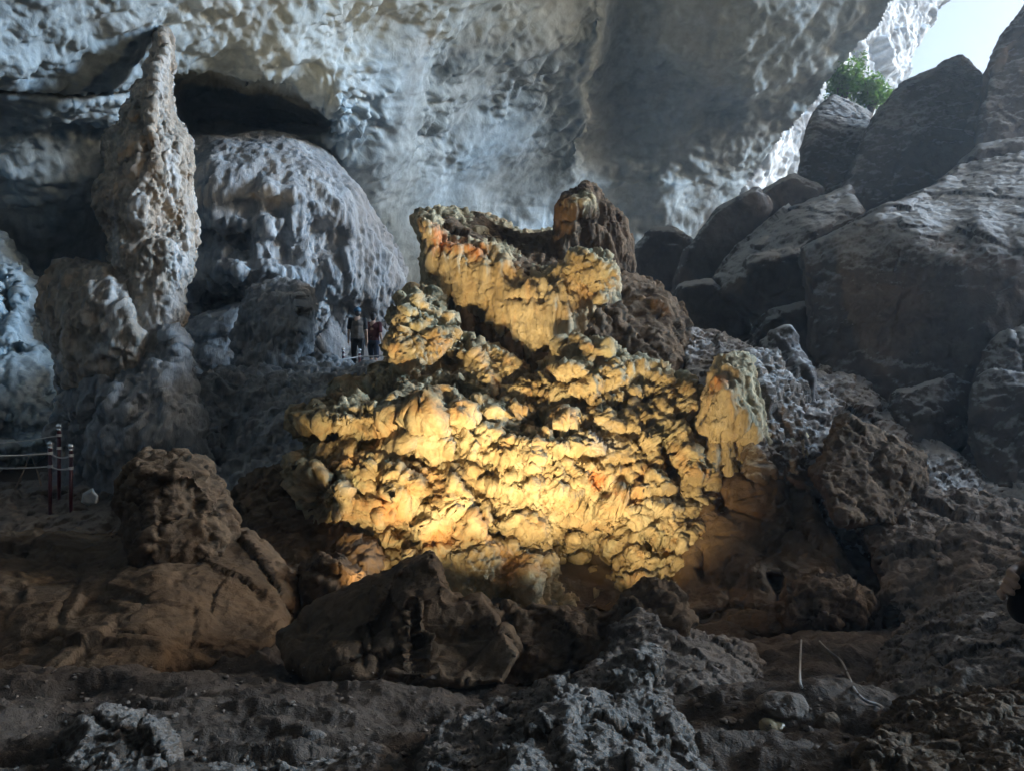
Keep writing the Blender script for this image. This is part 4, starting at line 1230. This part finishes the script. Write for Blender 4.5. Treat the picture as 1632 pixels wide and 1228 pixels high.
def cord(pix, label, lift=0.03, r=0.010):
    pts = [p + Vector((0, 0, lift)) for p in (hit(*q) for q in pix) if p]
    tag(link('cord', tube('cord', spline(pts, 48), r, M_CORD, seg=7), M_CORD), label, 'cord', 'loose cords on the cave floor')


cord([(1277, 1024), (1276, 1045), (1275, 1070), (1275, 1092), (1278, 1102)], 'straight pale cord hanging down the floor step')
cord([(1306, 1026), (1322, 1042), (1340, 1056), (1352, 1080), (1362, 1105), (1378, 1122), (1400, 1130), (1410, 1137)], 'long curved pale cord running down to the cracked rock')
M_WET = rock_mat('wet_tan_stone', [(0.30, 0.22, 0.12), (0.42, 0.32, 0.18)], 6, 0.2, 30, rough=0.12, spec=0.6)
for (px, py, w_, h_, lb, mt) in ((1233, 1160, 20, 12, 'small shiny wet tan pebble on the floor at right', M_WET), (1322, 1158, 22, 20, 'small dark pointed stone on the floor right of the pebble', M_BROWN), (1250, 1135, 44, 22, 'low dark stone just behind the shiny pebble', M_CRUST), (1165, 1150, 12, 8, 'small stone left of the shiny pebble', M_CRUST), (1290, 1163, 8, 5, 'tiny stone right of the shiny pebble', M_CRUST)):
    p = hit(px, py)
    if p:
        k = p.y / FPX
        V, F = lump((p.x, p.y + w_ * k * 0.3, p.z), (w_ * k, w_ * k * 0.9, h_ * k), 20, 12)
        me = bpy.data.meshes.new('stone')
        me.from_pydata(V.tolist(), [], [tuple(dict.fromkeys(f)) for f in F.tolist()])
        me = remesh(me, max(0.003, w_ * k / 16))
        displace(me, [lambda P, a=w_ * k: 0.25 * a * fbm(P, 0.7 / a, 3)])
        smooth_shade(me)
        tag(link('stone', me, mt, None, (p.x, p.y, p.z)), lb, 'stone', 'stones on the cave floor')

# ---- loose stones strewn over the floor
protos = []
for k in range(5):
    bm = bmesh.new()
    bmesh.ops.create_icosphere(bm, subdivisions=2, radius=1)
    me = bpy.data.meshes.new('loose_stone')
    bm.to_mesh(me)
    bm.free()
    V = coords(me)
    V = V * (1 + 0.55 * fbm(V + 13 * k, 0.8, 2) - 0.12 * worley(V + 5 * k, 1.4))[:, None] * np.array([1, 0.8, 0.55], np.float32)
    set_coords(me, V)
    smooth_shade(me)
    me.materials.append((M_CRUST, M_BROWN, M_GROUND, M_CRUST, M_BROWN)[k])
    protos.append(me)
rs = random.Random(11)
cnt = 0
PV, PF, off_ = [], [], 0
for k in range(700):
    px, py = rs.uniform(10, 1480), rs.uniform(1060, 1226)
    p = hit(px, py)
    if not p or cnt >= 320 or p.y < 2.5 or p.y > 10:
        continue
    sz = p.y / FPX * (2.0 + 5.5 * rs.random() ** 3)
    R_ = np.array(Matrix.Rotation(rs.uniform(0, 6.28), 3, 'Z') @ Matrix.Rotation(rs.uniform(-.4, .4), 3, 'X'), np.float32)
    me = protos[cnt % 5]
    PV.append(coords(me) @ R_.T * sz + np.array(p + Vector((0, 0, sz * 0.15)), np.float32))
    q = np.empty(len(me.loops), np.int32)
    me.loops.foreach_get('vertex_index', q)
    PF.append(q.reshape(-1, 3) + off_)
    off_ += len(me.vertices)
    cnt += 1
me = mesh_np('pebbles', np.vstack(PV), np.vstack(PF))
smooth_shade(me)
tag(link('pebbles', me, M_CRUST), 'loose pebbles and chips strewn over the foreground floor', 'pebbles', kind='stuff')

# ---- bushes in the cave mouth
M_LEAF = plain('leaf_green', (0.10, 0.19, 0.05), 0.6, var=0.45)
lt = M_LEAF.node_tree
lb_ = lt.nodes['Principled BSDF']
tl = lt.nodes.new('ShaderNodeBsdfTranslucent')
tl.inputs['Color'].default_value = (0.16, 0.30, 0.05, 1)
mx = lt.nodes.new('ShaderNodeMixShader')
mx.inputs[0].default_value = 0.45
lt.links.new(lb_.outputs[0], mx.inputs[1])
lt.links.new(tl.outputs[0], mx.inputs[2])
lt.links.new(mx.outputs[0], lt.nodes['Material Output'].inputs['Surface'])
M_TWIG = plain('twig_bark', (0.10, 0.08, 0.06), 0.9)


def bush(px, py, d, wpx, hpx, label, n=1500, seed=1):
    rnd = random.Random(seed)
    p = at(px, py, d)
    k = d / FPX
    r = empty('bush', p)
    tag(r, label, 'bush', 'bushes in the cave mouth')
    W_, H_ = wpx * k / 2, hpx * k
    V, F = [], []
    tips = []
    for i in range(26):
        a = rnd.uniform(0, 6.28)
        t = Vector((math.cos(a) * W_ * rnd.uniform(.2, 1), math.sin(a) * W_ * 0.7 * rnd.uniform(.2, 1), H_ * rnd.uniform(.35, 1)))
        tips.append(t)
        m = t * 0.5 + Vector((0, 0, H_ * 0.1))
        me = tube('stem', spline([(0, 0, -0.3), m * 0.6, m, t], 9), [0.03 * (1 - j / 11) + 0.004 for j in range(len(spline([(0, 0, 0), m * .6, m, t], 9)))], M_TWIG, seg=5)
        link('stem', me, M_TWIG, r)
    for i in range(n):
        t = rnd.choice(tips)
        c = t * rnd.uniform(0.55, 1.05) + Vector((rnd.gauss(0, .18), rnd.gauss(0, .18), rnd.gauss(0, .16)))
        s = rnd.uniform(.07, .13)
        u = Vector((rnd.gauss(0, 1), rnd.gauss(0, 1), rnd.gauss(0, .5))).normalized()
        v = u.cross(Vector((rnd.gauss(0, 1), rnd.gauss(0, 1), rnd.gauss(0, 1)))).normalized()
        o = len(V)
        V += [c - u * s, c + v * s * .45 + Vector((0, 0, .01)), c + u * s, c - v * s * .45]
        F.append((o, o + 1, o + 2, o + 3))
    me = bpy.data.meshes.new('foliage')
    me.from_pydata([tuple(v) for v in V], [], F)
    link('foliage', me, M_LEAF, r)


bush(1342, 172, 33, 66, 78, 'bright green leafy bush, taller one in the cave mouth', 2200, 3)
bush(1388, 178, 33, 66, 56, 'lower green bush beside the huge dark mouth boulder', 1800, 5)
# ================================================================== LAMP hidden in the pit before the formation
M_LAMP = plain('black_lamp_metal', (0.02, 0.02, 0.022), 0.45, 0.6)


def floodlight(px, d, aim, power, label, size=125, blend=1.0):
    p = at(px, 614, d)
    g = drop(p.x, d, 1.0)
    loc = Vector((p.x, d, g.z + 0.02))
    root = empty('floodlight', loc)
    tag(root, label, 'lamp')
    bm = bmesh.new()
    bmesh.ops.create_cube(bm, size=1, matrix=Matrix.Translation((0, 0, 0.02)) @ Matrix.Diagonal((0.22, 0.12, 0.03, 1)))
    for s in (-1, 1):
        bmesh.ops.create_cube(bm, size=1, matrix=Matrix.Translation((0.12 * s, 0, 0.11)) @ Matrix.Diagonal((0.012, 0.03, 0.2, 1)))
    me = bpy.data.meshes.new('bracket')
    bm.to_mesh(me)
    bm.free()
    link('bracket', me, M_LAMP, root)
    dirv = (Vector(aim) - loc - Vector((0, 0, 0.18))).normalized()
    q = dirv.to_track_quat('-Z', 'Y')
    bm = bmesh.new()
    bmesh.ops.create_cone(bm, cap_ends=True, segments=20, radius1=0.11, radius2=0.05, depth=0.14, matrix=Matrix.Translation((0, 0, 0.09)))
    bmesh.ops.create_cone(bm, cap_ends=False, segments=20, radius1=0.115, radius2=0.112, depth=0.03, matrix=Matrix.Translation((0, 0, 0.02)))
    me = bpy.data.meshes.new('housing')
    bm.to_mesh(me)
    bm.free()
    h = link('housing', me, M_LAMP, root)
    h.location = (0, 0, 0.18)
    h.rotation_euler = q.to_euler()
    li = bpy.data.lights.new('bulb', 'SPOT')
    li.energy = power
    li.color = (1.0, 0.76, 0.40)
    li.spot_size = math.radians(size)
    li.spot_blend = blend
    li.shadow_soft_size = 0.05
    lo = bpy.data.objects.new('bulb', li)
    COL.objects.link(lo)
    lo.parent = root
    lo.location = Vector((0, 0, 0.18)) + dirv * 0.03
    lo.rotation_euler = q.to_euler()
    return root


floodlight(640, 9.3, at(610, 600, 13.0), 260, 'black floodlight at the left end of the pit', 70, 0.8)
floodlight(745, 8.55, at(745, 530, 14.0), 600, 'black floodlight in the pit behind the peaked boulder', 68, 0.8)
floodlight(880, 8.55, at(890, 600, 13.4), 560, 'black floodlight in the pit behind the dark ridge', 68, 0.8)
floodlight(1000, 9.3, at(1010, 690, 12.8), 300, 'black floodlight at the right end of the pit', 76, 0.8)

# ================================================================== the hazy air
bm = bmesh.new()
bmesh.ops.create_cube(bm, size=1)
me = bpy.data.meshes.new('haze')
for v in bm.verts:
    v.co = ((v.co.x + 0.5) * 150 - 75, (v.co.y + 0.5) * 120 - 40, (v.co.z + 0.5) * 28 - 3.6)
bm.to_mesh(me)
bm.free()
M_HAZE = bpy.data.materials.new('haze')
M_HAZE.use_nodes = True
ht = M_HAZE.node_tree
for n_ in list(ht.nodes):
    if n_.type != 'OUTPUT_MATERIAL':
        ht.nodes.remove(n_)
pv = ht.nodes.new('ShaderNodeVolumePrincipled')
pv.inputs['Color'].default_value = (0.72, 0.87, 1.0, 1)
pv.inputs["Density"].default_value = 0.0033
pv.inputs['Anisotropy'].default_value = 0.6
ht.links.new(pv.outputs[0], [n_ for n_ in ht.nodes if n_.type == 'OUTPUT_MATERIAL'][0].inputs['Volume'])
tag(link('haze', me, M_HAZE), 'thin bluish haze filling the cave air', 'haze', kind='stuff')
print('verts', NV[0], 'time', time.time() - T0)
